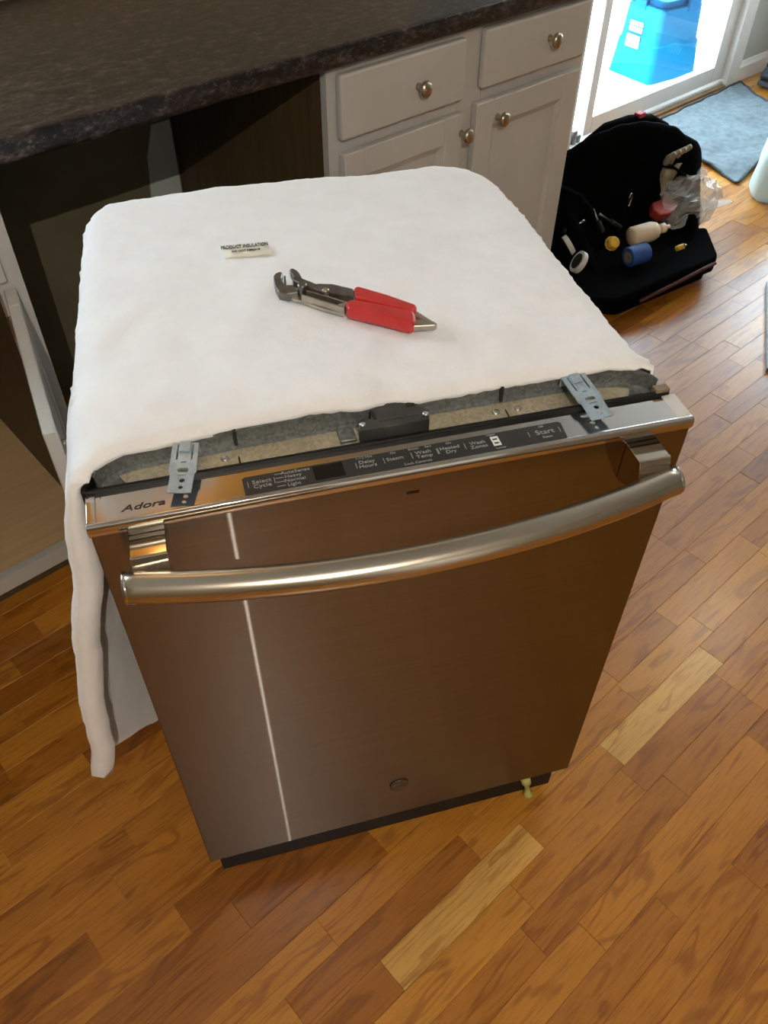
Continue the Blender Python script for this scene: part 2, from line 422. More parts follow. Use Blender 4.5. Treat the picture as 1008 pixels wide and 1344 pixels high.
# kitchen wall with the sink window, then the dining wall with the slider opening
WX0, WX1, WZ0, WZ1 = -.90, .10, 1.08, 1.80
KX = 1.70
struct(obj('wall_back', B((XL, WX0, YK, YK+.13, -.05, ZC), (WX1, KX, YK, YK+.13, .93, ZC), (WX0, WX1, YK, YK+.13, -.05, WZ0), (WX0, WX1, YK, YK+.13, WZ1, ZC), (KX-.1, KX, YK+.13, YB+.13, -.05, ZC)), M['wall']), 'kitchen wall behind the counter')
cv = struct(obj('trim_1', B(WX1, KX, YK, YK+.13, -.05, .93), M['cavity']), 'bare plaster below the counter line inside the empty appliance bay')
bm = bmesh.new(); prism(bm, [(.745,.0),(.868,.0),(.868,.612),(.818,.612),(.790,.54)], .006, lambda u,v,w: (u, YK-.0005-w, v))
obj('patch_panel', bm, M['drywall'], cv)['label'] = 'pale strip of drywall in the corner'
struct(obj('trim_5', B(WX1+.02, KX-.02, YK-.02, YK, 2.0, ZC), M['golden']), 'unseen golden strip added above the wall cabinets for reflection')  # unseen strip added so the handle posts reflect gold
DX0, DX1, DZ1 = 2.66, 3.90, 2.08
wb = struct(obj('wall_back', B((KX, DX0, YB, YB+.13, -.05, ZC), (DX1, XR, YB, YB+.13, -.05, ZC), (DX0, DX1, YB, YB+.13, DZ1, ZC)), M['wall_grey']), 'grey wall around the sliding door')
w1 = struct(empty('window_1', ((WX0+WX1)/2, YK+.06, WZ0)))
w1['label'] = 'window above the sink'
x0, x1 = (WX0-WX1)/2, (WX1-WX0)/2; h = WZ1-WZ0
obj('window_frame', B((x0,x0+.05,-.03,.03,0,h),(x1-.05,x1,-.03,.03,0,h),(x0+.05,x1-.05,-.03,.03,0,.05),(x0+.05,x1-.05,-.03,.03,h-.05,h),(-.02,.02,-.02,.02,.05,h-.05)), M['vinyl'], w1)
obj('window_pane', B(x0+.05, x1-.05, -.003, .003, .05, h-.05), M['glass'], w1)

w2 = struct(empty('window_2', (XR+.05, (RY0+RY1)/2, RZ0))); w2['label'] = 'dining window on the right wall beside the sliding door'
y0, y1 = (RY0-RY1)/2, (RY1-RY0)/2; h = RZ1-RZ0
obj('window_frame', B((-.03,.03,y0,y0+.05,0,h),(-.03,.03,y1-.05,y1,0,h),(-.03,.03,y0+.05,y1-.05,0,.05),(-.03,.03,y0+.05,y1-.05,h-.05,h),(-.02,.02,y0+.05,y1-.05,h/2-.02,h/2+.02)), M['vinyl'], w2)
obj('window_pane', B(-.003, .003, y0+.05, y1-.05, .05, h-.05), M['glass'], w2)
# sliding door
d1 = struct(empty('door_1', (2.84, YB, 0))); d1['label'] = 'white sliding glass door with blue tub outside'
ox = 2.84
obj('door_frame', B((2.665-ox,2.690-ox,-.015,.12,0,2.07),(3.845-ox,3.895-ox,-.02,.12,0,2.07),(2.690-ox,3.845-ox,.0,.12,2.02,2.07),(2.690-ox,3.845-ox,.004,.12,0,.022)), M['vinyl'], d1, bevel=.003)
obj('door_track', B((2.69-ox,3.845-ox,-.022,.004,.0,.010)), M['seal'], d1)
lf = obj('door_leaf', B((2.806-ox,2.853-ox,.012,.05,.03,2.0),(3.755-ox,3.845-ox,.012,.05,.03,2.0),(2.853-ox,3.755-ox,.012,.05,.03,.098),(2.853-ox,3.755-ox,.012,.05,1.92,2.0)), M['vinyl'], d1, bevel=.004)
obj('glass_pane', B(2.845-ox,3.765-ox,.028,.034,.09,1.93), M['glass'], lf)
rl = obj('roller_guide', B((2.72-ox,2.745-ox,-.004,.03,.022,.075),(2.752-ox,2.775-ox,-.002,.02,.022,.052),(2.70-ox,2.715-ox,.0,.03,.022,.06)), M['galv'], d1, bevel=.003)
obj('sill_block', B(2.692-ox,2.80-ox,-.03,.004,0,.022), M['vinyl'], d1, bevel=.003)
struct(obj('trim_2', B((3.895,3.945,YB-.018,YB,.0,2.12),(2.63,2.665,YB-.018,YB,.0,2.12),(2.63,3.945,YB-.018,YB,2.075,2.14)), M['trim'], bevel=.005), 'white casing around the sliding door')
bm = bmesh.new(); prof = [(0,0),(-.016,0),(-.016,.062),(-.010,.074),(-.006,.085),(0,.085)]
prism(bm, prof, XR-3.945, lambda u,v,w: (3.945+w, YB+u, v)); struct(obj('baseboard_back', bm, M['trim']))
bm = bmesh.new(); prism(bm, prof, 3.0, lambda u,v,w: (XR+u, YB-.016-w, v)); struct(obj('baseboard_right', bm, M['trim']))
struct(obj('trim_3', B((1.70, 2.63, YB-.014, YB, 0, .08)), M['trim']), 'short baseboard left of the sliding door')
# unseen white door added behind the camera for its reflection in the steel
d2 = struct(empty('door_2', (-.46, YF, 0))); d2['label'] = 'unseen white panel door added behind the camera for reflection'
obj('door_panel', B(-.43,.43,.0,.035,.01,2.03), M['trim'], d2, bevel=.004)
obj('door_moulding', B((-.30,-.05,.035,.045,.2,.9),(.05,.30,.035,.045,.2,.9),(-.30,-.05,.035,.045,1.05,1.85),(.05,.30,.035,.045,1.05,1.85)), M['trim'], d2, bevel=.004)

# outside ground
struct(obj('trim_4', B(-6, 14, YB+.13, 14, -.12, -.03), M['deck']), 'pale sunlit patio outside the sliding door')

# ================================================================== DISHWASHER
TH = math.radians(26.792)
dw = empty('dishwasher', (0,0,0), -TH)
tag(dw, 'stainless steel dishwasher pulled out on the floor under white insulation felt', 'dishwasher')
WD, ZT, ZB = .603, .855, .093
# door slab and its steel skin
dp = obj('door_panel', B(0.001, WD-.001, 0, .040, ZB, ZT-.012), M['steel_door'], dw, bevel=.0018)
obj('vent_slot', B(.297,.310,-.0004,.003,.8215,.8245), M['display'], dp)
bm = bmesh.new(); lathe(bm, [(0,.0035),(.0125,.0033),(.0148,.0022),(.0152,0)], 32, lambda x,y,z: (.303+x, -z, .196+y))
obj('round_badge', bm, M['badge'], dp, smooth=True)['label'] = 'small round dark emblem near the bottom edge'
# control panel: chrome rim, fascia, touch panel, writing
cp = obj('control_panel', B(.009, WD-.016, .0035, .041, ZT-.012, ZT-.0006), M['steel_top'], dw)
bm = bmesh.new()   # chrome front rim with a rolled edge
pr = [(.0045,ZT-.013),(-.0012,ZT-.0125),(-.0024,ZT-.009),(-.0024,ZT-.004),(-.0010,ZT-.0006),(.0018,ZT+.0004),(.0045,ZT-.0002)]
prism(bm, pr, WD, lambda u,v,w: (w, u, v)); obj('chrome_rim', bm, M['chrome'], cp, smooth=False, bevel=.0004)
obj('end_cap', B(0, .009, .0045, .041, ZT-.013, ZT+.0004), M['chrome'], cp, bevel=.001)
obj('end_cap', B(WD-.016, WD, .0045, .041, ZT-.013, ZT+.0006), M['cap'], cp, bevel=.0015)
zp = ZT-.0006
plate([(.1425,.0055),(.145,.0035),(.462,.0035),(.4645,.0055),(.4665,.027),(.464,.0295),(.145,.0285),(.1425,.0265)], [], .0008, 'touch_panel', M['glass_black'], cp, Matrix.Translation((0,0,zp+.0002)), .0001)
zt = zp+.0009
def pt(x, y): return Matrix.Translation((x, y, zt))
plate(rect(.2095,.2385,.0075,.0265), [], .0003, 'display_window', M['display'], cp, pt(0,0), 0)
for s, x, y, sz in (('Select',.160,.0195,.0068),('Cycle',.160,.0135,.0068),('AutoSense',.193,.0252,.0058),('Heavy',.190,.0196,.0058),('Normal',.191,.0140,.0058),('Light',.189,.0084,.0058),
    ('1-12 Hrs',.2605,.0270,.0042),('Delay',.262,.0205,.0062),('Hours',.262,.0148,.0062),('On',.2895,.0262,.0040),('Steam',.2895,.0180,.0062),('Boost',.3105,.0268,.0040),('Sani',.3255,.0268,.0040),
    ('Wash',.3185,.0200,.0062),('Temp',.3185,.0143,.0062),('Lock Controls',.3100,.0072,.0042),('On',.3465,.0262,.0040),('Heated',.3455,.0195,.0062),('Dry',.3455,.0138,.0062),('Wash',.3745,.0195,.0062),('Zones',.3745,.0138,.0062),
    ('Upper',.3910,.0274,.0036),('Lower',.3950,.0068,.0036),('Start',.4455,.0180,.0092),('Reset',.4455,.0105,.0040),('Off',.4445,.0262,.0036)):
    text(s, sz, pt(x, y), M['print'], cp, sx=1.12)
bm = bmesh.new()
for x, y in ((.178,.0252),(.178,.0196),(.178,.0140),(.178,.0084)): box(bm, x-.005, x+.003, y-.0003, y+.0003, zt-.0002, zt+.0001)
for x in (.147,.172,.251,.2785,.3065,.3325,.3335,.361): box(bm, x-.0003, x+.0003, .0135, .0215, zt-.0002, zt+.0001)
for x in (.4285,.4615): box(bm, x-.0003, x+.0003, .0145, .0215, zt-.0002, zt+.0001)
obj('key_marks', bm, M['print'], cp)['kind'] = 'stuff'
o = plate(rect(.3890,.3970,.0105,.0240), [rect(.3905,.3955,.0188,.0212), rect(.3905,.3955,.0132,.0156)], .0003, 'zone_icon', M['print_white'], cp, pt(0,0), 0); o['label'] = 'white rectangle with two dark bars'
# cursive range name on the left
ad = text('Adora', .0108, Matrix.Translation((.0505, .0160, zp+.0002)), M['ink'], cp, sx=1.42, bold=.00012, shear=.30)
# black rear lip of the door
bl = obj('door_lip', B((-.002, WD-.006, .041, .046, ZT-.02, ZT+.004),(-.002, WD-.006, .046, .0490, ZT-.03, ZT-.022),(-.003,.003,.041,.052,ZT-.02,ZT+.005)), M['black'], dw, bevel=.0015)
obj('lip_end_clip', B(WD-.022, WD-.006, .0415, .052, ZT-.02, ZT+.007), M['maple_dark'], bl, bevel=.001)
# tub body, base, toe kick, feet
obj('tub_shell', B(.028, .548, .115, .565, .10, .835), M['tubside'], dw, bevel=.01)
obj('base_frame', B((.02,.583,.06,.57,.045,.09),(.02,.583,.05,.065,.045,.10)), M['black'], dw)
obj('toe_kick', B(.012, .59, .020, .030, .004, .092), M['black'], dw, bevel=.002)
for x, y in ((.05,.10),(.05,.53),(.55,.10),(.55,.53)):
    bm = bmesh.new(); lathe(bm, [(.018,0),(.018,.008),(.008,.012),(.008,.05)], 14); obj('levelling_foot', bm, M['black'], dw, loc=(x, y, 0), smooth=True)
bm = bmesh.new(); lathe(bm, [(.0085,.0),(.0085,.006),(.0048,.010),(.0048,.040),(.0090,.046),(.0090,.060),(.004,.064)], 12, lambda x,y,z: (.548+x-.012*z/.06, .012+y+.004*z/.06, z))
obj('adjusting_pin', bm, M['legplastic'], dw, smooth=True)['label'] = 'yellowish green pin under the right corner'
# galvanised front channel of the tub, open at the ends with rounded corners
FP = [(.010,.050),(.012,.058),(.018,.067),(.028,.074),(.042,.078),(.062,.080),(.10,.0815),(.15,.084),(.20,.0855),(.30,.0865),(.40,.0865),(.48,.086),(.53,.0845),(.553,.081),(.568,.075),(.579,.067),(.585,.059),(.587,.052)]
bm = bmesh.new()
A = [(x, y) for x, y in FP]
def offs(i, d):
    a = Vector(A[max(0,i-1)]); b = Vector(A[min(len(A)-1,i+1)]); t = (b-a).normalized(); n = Vector((t.y, -t.x)); p = Vector(A[i])+n*d
    return p.x, p.y
rings = []
for i in range(len(A)):
    o1 = offs(i, 0.0); o2 = offs(i, .0035); o3 = offs(i, .009)
    sh = max(.0535, o3[1])
    rings.append([bm.verts.new(q) for q in ((o1[0],o1[1]+.004,.838),(o1[0],o1[1]+.003,.8675),(o1[0],o1[1],.8685),(o2[0]*.3+o1[0]*.7,o2[1]*.3+o1[1]*.7,.8680),(o2[0],o2[1],.8520),(o3[0],max(.0505,o3[1]),.8488),(o3[0]*.97+.0088,.0500,.8472),(o3[0]*.97+.0088,.0495,.83))])
for A1, D1 in zip(rings, rings[1:]):
    for k in range(len(A1)-1): bm.faces.new((A1[k], A1[k+1], D1[k+1], D1[k]))
fr = obj('front_channel', bm, M['galv'], dw, smooth=False)
bm = bmesh.new(); prev = None
for i in range(3, len(A)-3):
    o3 = offs(i, .007); p = [bm.verts.new(q) for q in ((o3[0], o3[1], .8496), (o3[0], o3[1]-.0022, .8503), (o3[0]*.97+.0088, .052, .8486))]
    if prev:
        for k in range(2): bm.faces.new((prev[k], prev[k+1], p[k+1], p[k]))
    prev = p
obj('channel_shelf', bm, M['galv_warm'], fr)
for x in (.1445, .423):     # welded joints of the channel
    obj('channel_joint', B((x-.0018, x+.0018, .0795, .0870, .850, .8688),(x-.001, x+.001, .055, .0800, .8475, .8497)), M['dark'], fr, bevel=.0006)
for x in (.131, .412, .436):
    bm = bmesh.new(); lathe(bm, [(.0045,0),(.0045,.002),(.003,.0032),(0,.0034)], 12); obj('channel_screw', bm, M['zinc_screw'], fr, loc=(x, .066, .848), smooth=True)
for q_ in ((.245,.262,.058,.080,.848,.853),): obj('raised_pad', B(q_), M['galv'], fr, bevel=.0015)
# door latch
la = [(.265,.054),(.334,.054),(.337,.067),(.331,.075),(.328,.083),(.309,.086),(.307,.092),(.293,.092),(.290,.085),(.282,.079),(.280,.068),(.267,.066)]
lt = plate(la, [], .020, 'door_latch', M['latch'], dw, Matrix.Translation((0,0,.856)), .0012)
obj('latch_slot', B(.318,.327,.0765,.0820,.866,.8681), M['dark'], lt)
obj('latch_slot', B(.281,.284,.066,.078,.864,.8676), M['dark'], lt)
obj('latch_rib', B(.286,.328,.062,.0635,.867,.8680), M['latch'], lt, bevel=.0004)
for x in (.268, .333):
    bm = bmesh.new(); lathe(bm, [(.0032,0),(.0032,.002),(0,.0028)], 10); obj('latch_screw', bm, M['zinc_screw'], lt, loc=(x, .060, .8672), smooth=True)
# mounting brackets over the door edge
def bracket(tl, tr, bl_, br_, z0, z1):
    tl, tr, bl_, br_ = map(Vector, (tl, tr, bl_, br_))
    cx = (tl+tr+bl_+br_)/4; ax = ((tr-tl)+(br_-bl_)).normalized(); ay = ((tl-bl_)+(tr-br_)).normalized()
    w = (tr-tl).length; L = ((tl-bl_)+(tr-br_)).length/2
    tilt = math.atan2(z1-z0, L)
    mw = Matrix(((ax.x, ay.x, 0, cx.x), (ax.y, ay.y, 0, cx.y), (0, 0, 1, (z0+z1)/2), (0, 0, 0, 1))) @ Matrix.Rotation(tilt, 4, 'X')
    h = L/2; q = w/2
    outer = [(-q,h),(-q*.99,h*.05),(-q*1.02,-h*.18),(-q*.86,-h*.28),(-q*.92,-h),(q*.80,-h),(q*.90,-h*.28),(q*1.03,-h*.18),(q,h*.05),(q,h)]
    holes = [rect(-q*.62,-q*.46,h*.30,h*.96), rect(q*.50,q*.66,h*.30,h*.96), rect(-q*.22,q*.22,h*.18,h*.235)[::1],
             circ(q*.02,h*.66,w*.062,12,1.25), [(-q*.42,-h*.12),(-q*.32,-h*.04),(q*.38,-h*.04),(q*.48,-h*.12),(q*.38,-h*.21),(-q*.32,-h*.21)],
             rect(-q*.30,q*.36,-h*.36,-h*.31), circ(q*.05,-h*.53,w*.115,12), circ(q*.02,-h*.80,w*.10,12)]
    b = plate(outer, holes, .0012, 'mounting_bracket', M['galv_light'], dw, mw, .0002)
    bm = bmesh.new(); box(bm, -q*.40, q*.42, h*.60, h*1.0, .0008, .0030)
    for v in bm.verts: v.co = mw @ v.co
    obj('bracket_tab', bm, M['galv_light'], b, bevel=.0006)
    bm = bmesh.new(); box(bm, -q, q, h*.98, h*1.02, -.012, .0006)
    for v in bm.verts: v.co = mw @ v.co
    obj('bracket_flange', bm, M['galv_light'], b, bevel=.0004)
    return b
bracket((.0855,.0765),(.1100,.0725),(.0745,.0180),(.0955,.0110), .8635, .8695)
bracket((.4875,.0780),(.5145,.0820),(.4955,.0140),(.5165,.0145), .8635, .8695)

# towel-bar handle
def hy(x): return -.041-.036*max(0, 1-((x-.297)/.272)**2)
bm = bmesh.new(); xs = [.0235+(.571-.0235)*i/48 for i in range(49)]
tube(bm, [(x, hy(x), .812) for x in xs], .0150, 28)
hb = obj('handle_bar', bm, M['steel_bar'], dw, smooth=True); hb.modifiers.new('wn', 'WEIGHTED_NORMAL')
mo = hb.modifiers.new('edge', 'BEVEL'); mo.width = .001; mo.limit_method = 'ANGLE'; mo.angle_limit = 1.0
for x, s in ((.0235,-1), (.571,1)):
    bm = bmesh.new(); lathe(bm, [(.0156,0),(.0156,.0022),(.0142,.0038),(0,.0042)], 28, lambda a,b,z,x=x,s=s: (x+s*(z-.0015), hy(x)+a, .812+b))
    obj('bar_end_cap', bm, M['chrome'], hb, smooth=False, bevel=.0005)
for xa, xb in ((.032,.0655), (.531,.5665)):
    bm = bmesh.new(); prism(bm, [(0,.8355),(-.0285,.8355),(-.0295,.8345),(-.0360,.818),(-.036,.802),(-.02,.793),(0,.786)], xb-xa, lambda u,v,w,xa=xa: (xa+w, u, v))
    obj('handle_post', bm, M['steel_post'], dw, bevel=.0012)

# insulation felt
def blanket():
    zt = .882
    out = []
    front = [(-.012,.046),(.002,.049),(.006,.058),(.013,.069),(.025,.078),(.040,.083),(.062,.086),(.105,.091),(.16,.097),(.21,.097),(.25,.0945),(.272,.091),(.284,.094),(.30,.0975),(.312,.0965),(.33,.0905),(.36,.092),(.42,.093),(.48,.0925),(.53,.091),(.553,.087),(.568,.081),(.578,.073),(.584,.064)]
    right = [(.589,.066),(.589,.10),(.5885,.16),(.588,.24),(.588,.34),(.590,.44),(.589,.50),(.583,.545),(.568,.578),(.545,.596)]
    back = [(.50,.602),(.43,.603),(.35,.607),(.27,.609),(.19,.610),(.12,.607),(.07,.602)]
    left = [(.040,.592),(.022,.572),(.010,.54),(.006,.50),(.003,.44),(-.001,.36),(-.005,.28),(-.009,.20),(-.011,.13),(-.013,.08)]
    ctrl = front+right+back+left
    P = [Vector((x, y-(.0105 if i < len(front) and .005 < x < .575 else 0))) for i, (x, y) in enumerate(ctrl)]
    pts = []                                             # resample
    n = len(P); kinds = []
    for i in range(n):
        a, b = P[i], P[(i+1)%n]; k = max(1, int((b-a).length/.008))
        for j in range(k):
            pts.append(a.lerp(b, j/k)); kinds.append('f' if i < len(front)-1 else ('s'))
    N = len(pts); kinds[0] = 's'
    nor = []
    for i in range(N):
        t = pts[(i+2)%N]-pts[i-2]; v = Vector((t.y, -t.x)); v.normalize()
        if pts[i].y < .09 and pts[i].x > .5: v = Vector((1, 0))
        if pts[i].y < .09 and pts[i].x < .05: v = Vector((-1, 0))
        nor.append(v)
    bm = bmesh.new(); rings = []
    def fz(x, y): return (noise.noise((x*9, y*9, .3))*.0045 + noise.noise((x*28, y*28, 1.7))*.0022 + noise.noise((x*95, y*95, 4.1))*.0009)
    from mathutils.geometry import delaunay_2d_cdt
    def inside(p):
        r = False
        for i in range(N):
            u, v = pts[i], pts[i-1]
            if (u.y > p.y) != (v.y > p.y) and p.x < (v.x-u.x)*(p.y-u.y)/(v.y-u.y)+u.x: r = not r
        return r
    cand = list(pts)
    for iy in range(96):
        for ix in range(104):
            p = Vector((-.012+ix*.0060+.003*(iy % 2), .056+iy*.0060))
            if inside(p) and min((p-u).length_squared for u in pts[::2]) > .0048**2: cand.append(p)
    vc, _, fc, ov, _, _ = delaunay_2d_cdt(cand, [(i, (i+1) % N) for i in range(N)], [], 1, 1e-6)
    side = [pts[i] for i in range(N) if kinds[i] == 's']; frn = [pts[i] for i in range(N) if kinds[i] == 'f']
    def topz(p):
        ds = min((p-u).length for u in side); df = min((p-u).length for u in frn)
        e = max(0, 1-ds/.036); f_ = max(0, 1-df/.014)
        return zt-.024*(1-math.sqrt(max(0, 1-e*e)))*max(.35, min(1, df/.03))-.006*f_**2-.004*max(0, 1-df/.06)+fz(p.x, p.y)
    vv = [bm.verts.new((p.x, p.y, topz(p))) for p in vc]
    for f_ in fc:
        a_, b_, c_ = (vc[q] for q in f_[:3])
        q = f_ if (b_-a_).cross(c_-a_) > 0 else f_[::-1]
        bm.faces.new([vv[t] for t in q])
    outl = [None]*N
    for k, o_ in enumerate(ov):
        for t in o_:
            if t < N: outl[t] = vv[k]
    rings = [outl]
    # skirts on every side but the front
    SK = 40; last = rings[-1]
    for k in range(1, SK+1):
        ring = []
        for i in range(N):
            p, v = pts[i], nor[i]
            if kinds[i] == 'f': ring.append(None); continue
            leftside = max(0, min(1, (.05-p.x)/.04)) * max(0, min(1, (.60-p.y)/.03))
            u = k/SK
            bot = .30*(1-leftside)+leftside*(.275-.19*max(0, min(1, (p.y-.10)/.16)))
            z0 = last[i].co.z
            uu = (k/SK)
            z = z0-(z0-bot)*u
            bul = .006*math.sin(min(1, u*8)*PI/2)
            fl_ = leftside*(.112*u**.95)*max(.12, 1-4.2*max(0, p.y-.12))
            wob = noise.noise((p.x*8+u*3, p.y*8, u*4))*.007*leftside + noise.noise((p.x*40, p.y*40, u*26))*.0022
            ring.append(bm.verts.new((p.x+v.x*(bul+wob)-fl_, p.y+v.y*(bul+wob)+leftside*.045*u, z+noise.noise((p.x*30,p.y*30,7))*.004*u)))
        prev = rings[-1]
        for i in range(N):
            j = (i+1)%N
            if ring[i] is None and ring[j] is None: continue
            if ring[i] is None or ring[j] is None: continue
            bm.faces.new((ring[i], ring[j], prev[j], prev[i]))
        rings.append([ring[i] if ring[i] is not None else prev[i] for i in range(N)])
    bm.normal_update()
    vs = list(bm.verts); fs = list(bm.faces); bd = [(e.verts[0], e.verts[1]) for e in bm.edges if len(e.link_faces) == 1]
    inn = {v: bm.verts.new(v.co-v.normal*(.013+.017*max(0, min(1, (.86-v.co.z)/.08)))*max(.25, min(1, (Vector((v.co.x, v.co.y))-Vector((.588,.062))).length/.05))) for v in vs}
    for f_ in fs: bm.faces.new([inn[v] for v in reversed(f_.verts)])
    mid = {}
    for p, q in bd:
        for v in (p, q):
            if v not in mid:
                d_ = Vector((0, -1, 0)) if v.co.y < .09 else Vector((0, 0, -1))
                mid[v] = bm.verts.new((v.co+inn[v].co)/2+d_*(v.co-inn[v].co).length*.42)
    for p, q in bd:
        bm.faces.new((p, q, mid[q], mid[p])); bm.faces.new((mid[p], mid[q], inn[q], inn[p]))
    o = obj('insulation_blanket', bm, M['felt'], dw, smooth=True)
    return o
ins = blanket(); ins['label'] = 'white fluffy felt draped over the top and sides'
def felt_z(x, y): return .882+(noise.noise((x*9, y*9, .3))*.0045 + noise.noise((x*28, y*28, 1.7))*.0022)
bm = bmesh.new(); lx = [.1769,.1925,.208,.2235,.2350]; rowb = [(.387,-.0005),(.3985,.0),(.409,0),(.4195,0)]
g = [[bm.verts.new((x+(.418-y)*.05, y-.006*(x-.177)/.058*0-.003*(x-.177)/.058, max(felt_z(x, y), .8825)+.0016+.0006*((i+j)%2))) for i, x in enumerate(lx)] for j, (y, _) in enumerate(rowb)]
for j in range(3):
    for i in range(4): bm.faces.new((g[j][i], g[j][i+1], g[j+1][i+1], g[j+1][i]))
lb = obj('paper_label', bm, M['paper'], ins, smooth=True); s = lb.modifiers.new('t', 'SOLIDIFY'); s.thickness = .0005; s.offset = -1
zl = max(max(v.co.z for v in lb.data.vertices), .884)+.0004
rot = Matrix.Rotation(-.06, 4, 'Z')
text('PRODUCT INSULATION', .0115, Matrix.Translation((.2060,.4095,zl)) @ rot, M['ink'], lb, sx=.47, bold=.00022)
text('DO NOT REMOVE', .0052, Matrix.Translation((.2060,.3985,zl)) @ rot, M['ink'], lb, sx=.82, bold=.0002)

# ================================================================== PLIERS (lying on the felt)
def dwp(x, y, z=0): return (x, y, z)
pl = empty('pliers', Matrix.Rotation(-TH, 4, 'Z') @ Vector((.300,.250,.886)), -TH)
tag(pl, 'open jaw pliers with red vinyl grips lying on the white felt', 'pliers')
def flat(pts, z0, z1, name, m, parent, bevel=.001, seg=2):
    bm = bmesh.new(); prism(bm, [(x-.300, y-.250) for x, y in pts], z1-z0, lambda u,v,w: (u, v, z0+w)); return obj(name, bm, m, parent, bevel=bevel, seg=seg)
jawA = [(.226,.3112),(.2290,.3160),(.2347,.3187),(.2377,.3156),(.2355,.3095),(.2343,.3034),(.2335,.2945),(.2363,.2878),(.2446,.2856),(.2473,.2696),(.2343,.2692),(.2254,.2753),(.2240,.2892),(.2246,.3010)]
armL = [(.235,.2728),(.2491,.2789),(.2700,.2590),(.2943,.2351),(.2889,.2230),(.2684,.2402),(.2485,.2612)]
jawB = [(.2456,.3135),(.2494,.3149),(.2535,.3085),(.2551,.3019),(.2561,.2893),(.2651,.2787),(.2806,.2567),(.2716,.2552),(.2601,.269),(.2507,.2796),(.2445,.2895),(.2469,.2973),(.2453,.3045)]
armU = [(.2596,.2806),(.2740,.2790),(.2875,.2745),(.3086,.2581),(.3046,.2419),(.2858,.2542),(.2653,.266)]
gripU = [(.3083,.2571),(.3138,.2589),(.3400,.2345),(.3657,.2061),(.3655,.2000),(.3598,.1944),(.3340,.2160),(.3050,.2376)]
gripL = [(.2918,.2305),(.3001,.2351),(.3320,.2150),(.3606,.1941),(.3590,.1830),(.3556,.1745),(.3505,.1699),(.3240,.1920),(.2909,.2173)]
ja = flat(jawA, .000, .011, 'fixed_jaw', M['tool_steel'], pl, .0015)
bm = bmesh.new()
for t in range(5): box(bm, -.0648+.0006*t, -.0630+.0006*t, .0405+.0042*t, .0425+.0042*t, .0012, .0098)
obj('jaw_teeth', bm, M['tool_steel'], ja)
al = flat(armL, .000, .0045, 'lower_arm', M['tool_bright'], pl, .0008)
obj('channel_wall', (lambda bm: (prism(bm, [(.2491-.3,.2789-.25),(.2943-.3,.2351-.25),(.2933-.3,.2335-.25),(.2478-.3,.2770-.25)], .0095, lambda u,v,w: (u,v,.002+w)), prism(bm, [(.2485-.3,.2612-.25),(.2889-.3,.2230-.25),(.2899-.3,.2250-.25),(.2497-.3,.2632-.25)], .0095, lambda u,v,w: (u,v,.002+w)), prism(bm, [(.2840-.3,.2325-.25),(.2943-.3,.2351-.25),(.2889-.3,.2230-.25)], .0095, lambda u,v,w: (u,v,.002+w)), bm)[-1])(bmesh.new()), M['tool_bright'], al, bevel=.0006)
flat([(.2500,.2745),(.2850,.2400),(.2815,.2330),(.2510,.2625)], .0045, .0052, 'channel_slot', M['dark'], pl, 0)
flat(jawB, .006, .0155, 'moving_jaw', M['tool_steel'], pl, .0015)
flat(armU, .003, .0125, 'upper_arm', M['tool_steel'], pl, .0018)
bm = bmesh.new(); lathe(bm, [(.0055,0),(.0055,.0165),(.0040,.0180),(0,.0182)], 16); obj('pivot_rivet', bm, M['tool_steel'], pl, loc=(.2525-.3,.2735-.25,0), smooth=False, bevel=.0004)
bm = bmesh.new(); lathe(bm, [(.0042,0),(.0042,.0150),(.0030,.0162),(0,.0163)], 14); obj('slot_pin', bm, M['tool_bright'], pl, loc=(.2760-.3,.2590-.25,0), smooth=False, bevel=.0004)
flat(gripU, .002, .0150, 'handle_grip', M['grip'], pl, .0038, 4)
flat(gripL, .000, .0150, 'handle_grip', M['grip'], pl, .0042, 4)
flat([(.3635,.2050),(.3668,.2008),(.3798,.1731),(.3752,.1704),(.3600,.1945)], .003, .0085, 'handle_tip', M['tool_bright'], pl, .0012)
flat([(.3555,.1880),(.3772,.1768),(.3801,.1716),(.3770,.1689),(.3515,.1731)], .002, .0100, 'handle_tip', M['tool_bright'], pl, .0018)

# ================================================================== KITCHEN RUN
bm = bmesh.new()
prism(bm, [(.708,.880),(.706,.885),(.705,.905),(.708,.912),(.714,.914),(YK,.914),(YK,.876),(.712,.876)], 3.0, lambda u,v,w: (-1.30+w, u, v))
ct = obj('worktop', bm, M['laminate'], bevel=.0012); tag(ct, 'dark speckled laminate worktop over the white cabinets and empty bay', 'countertop')

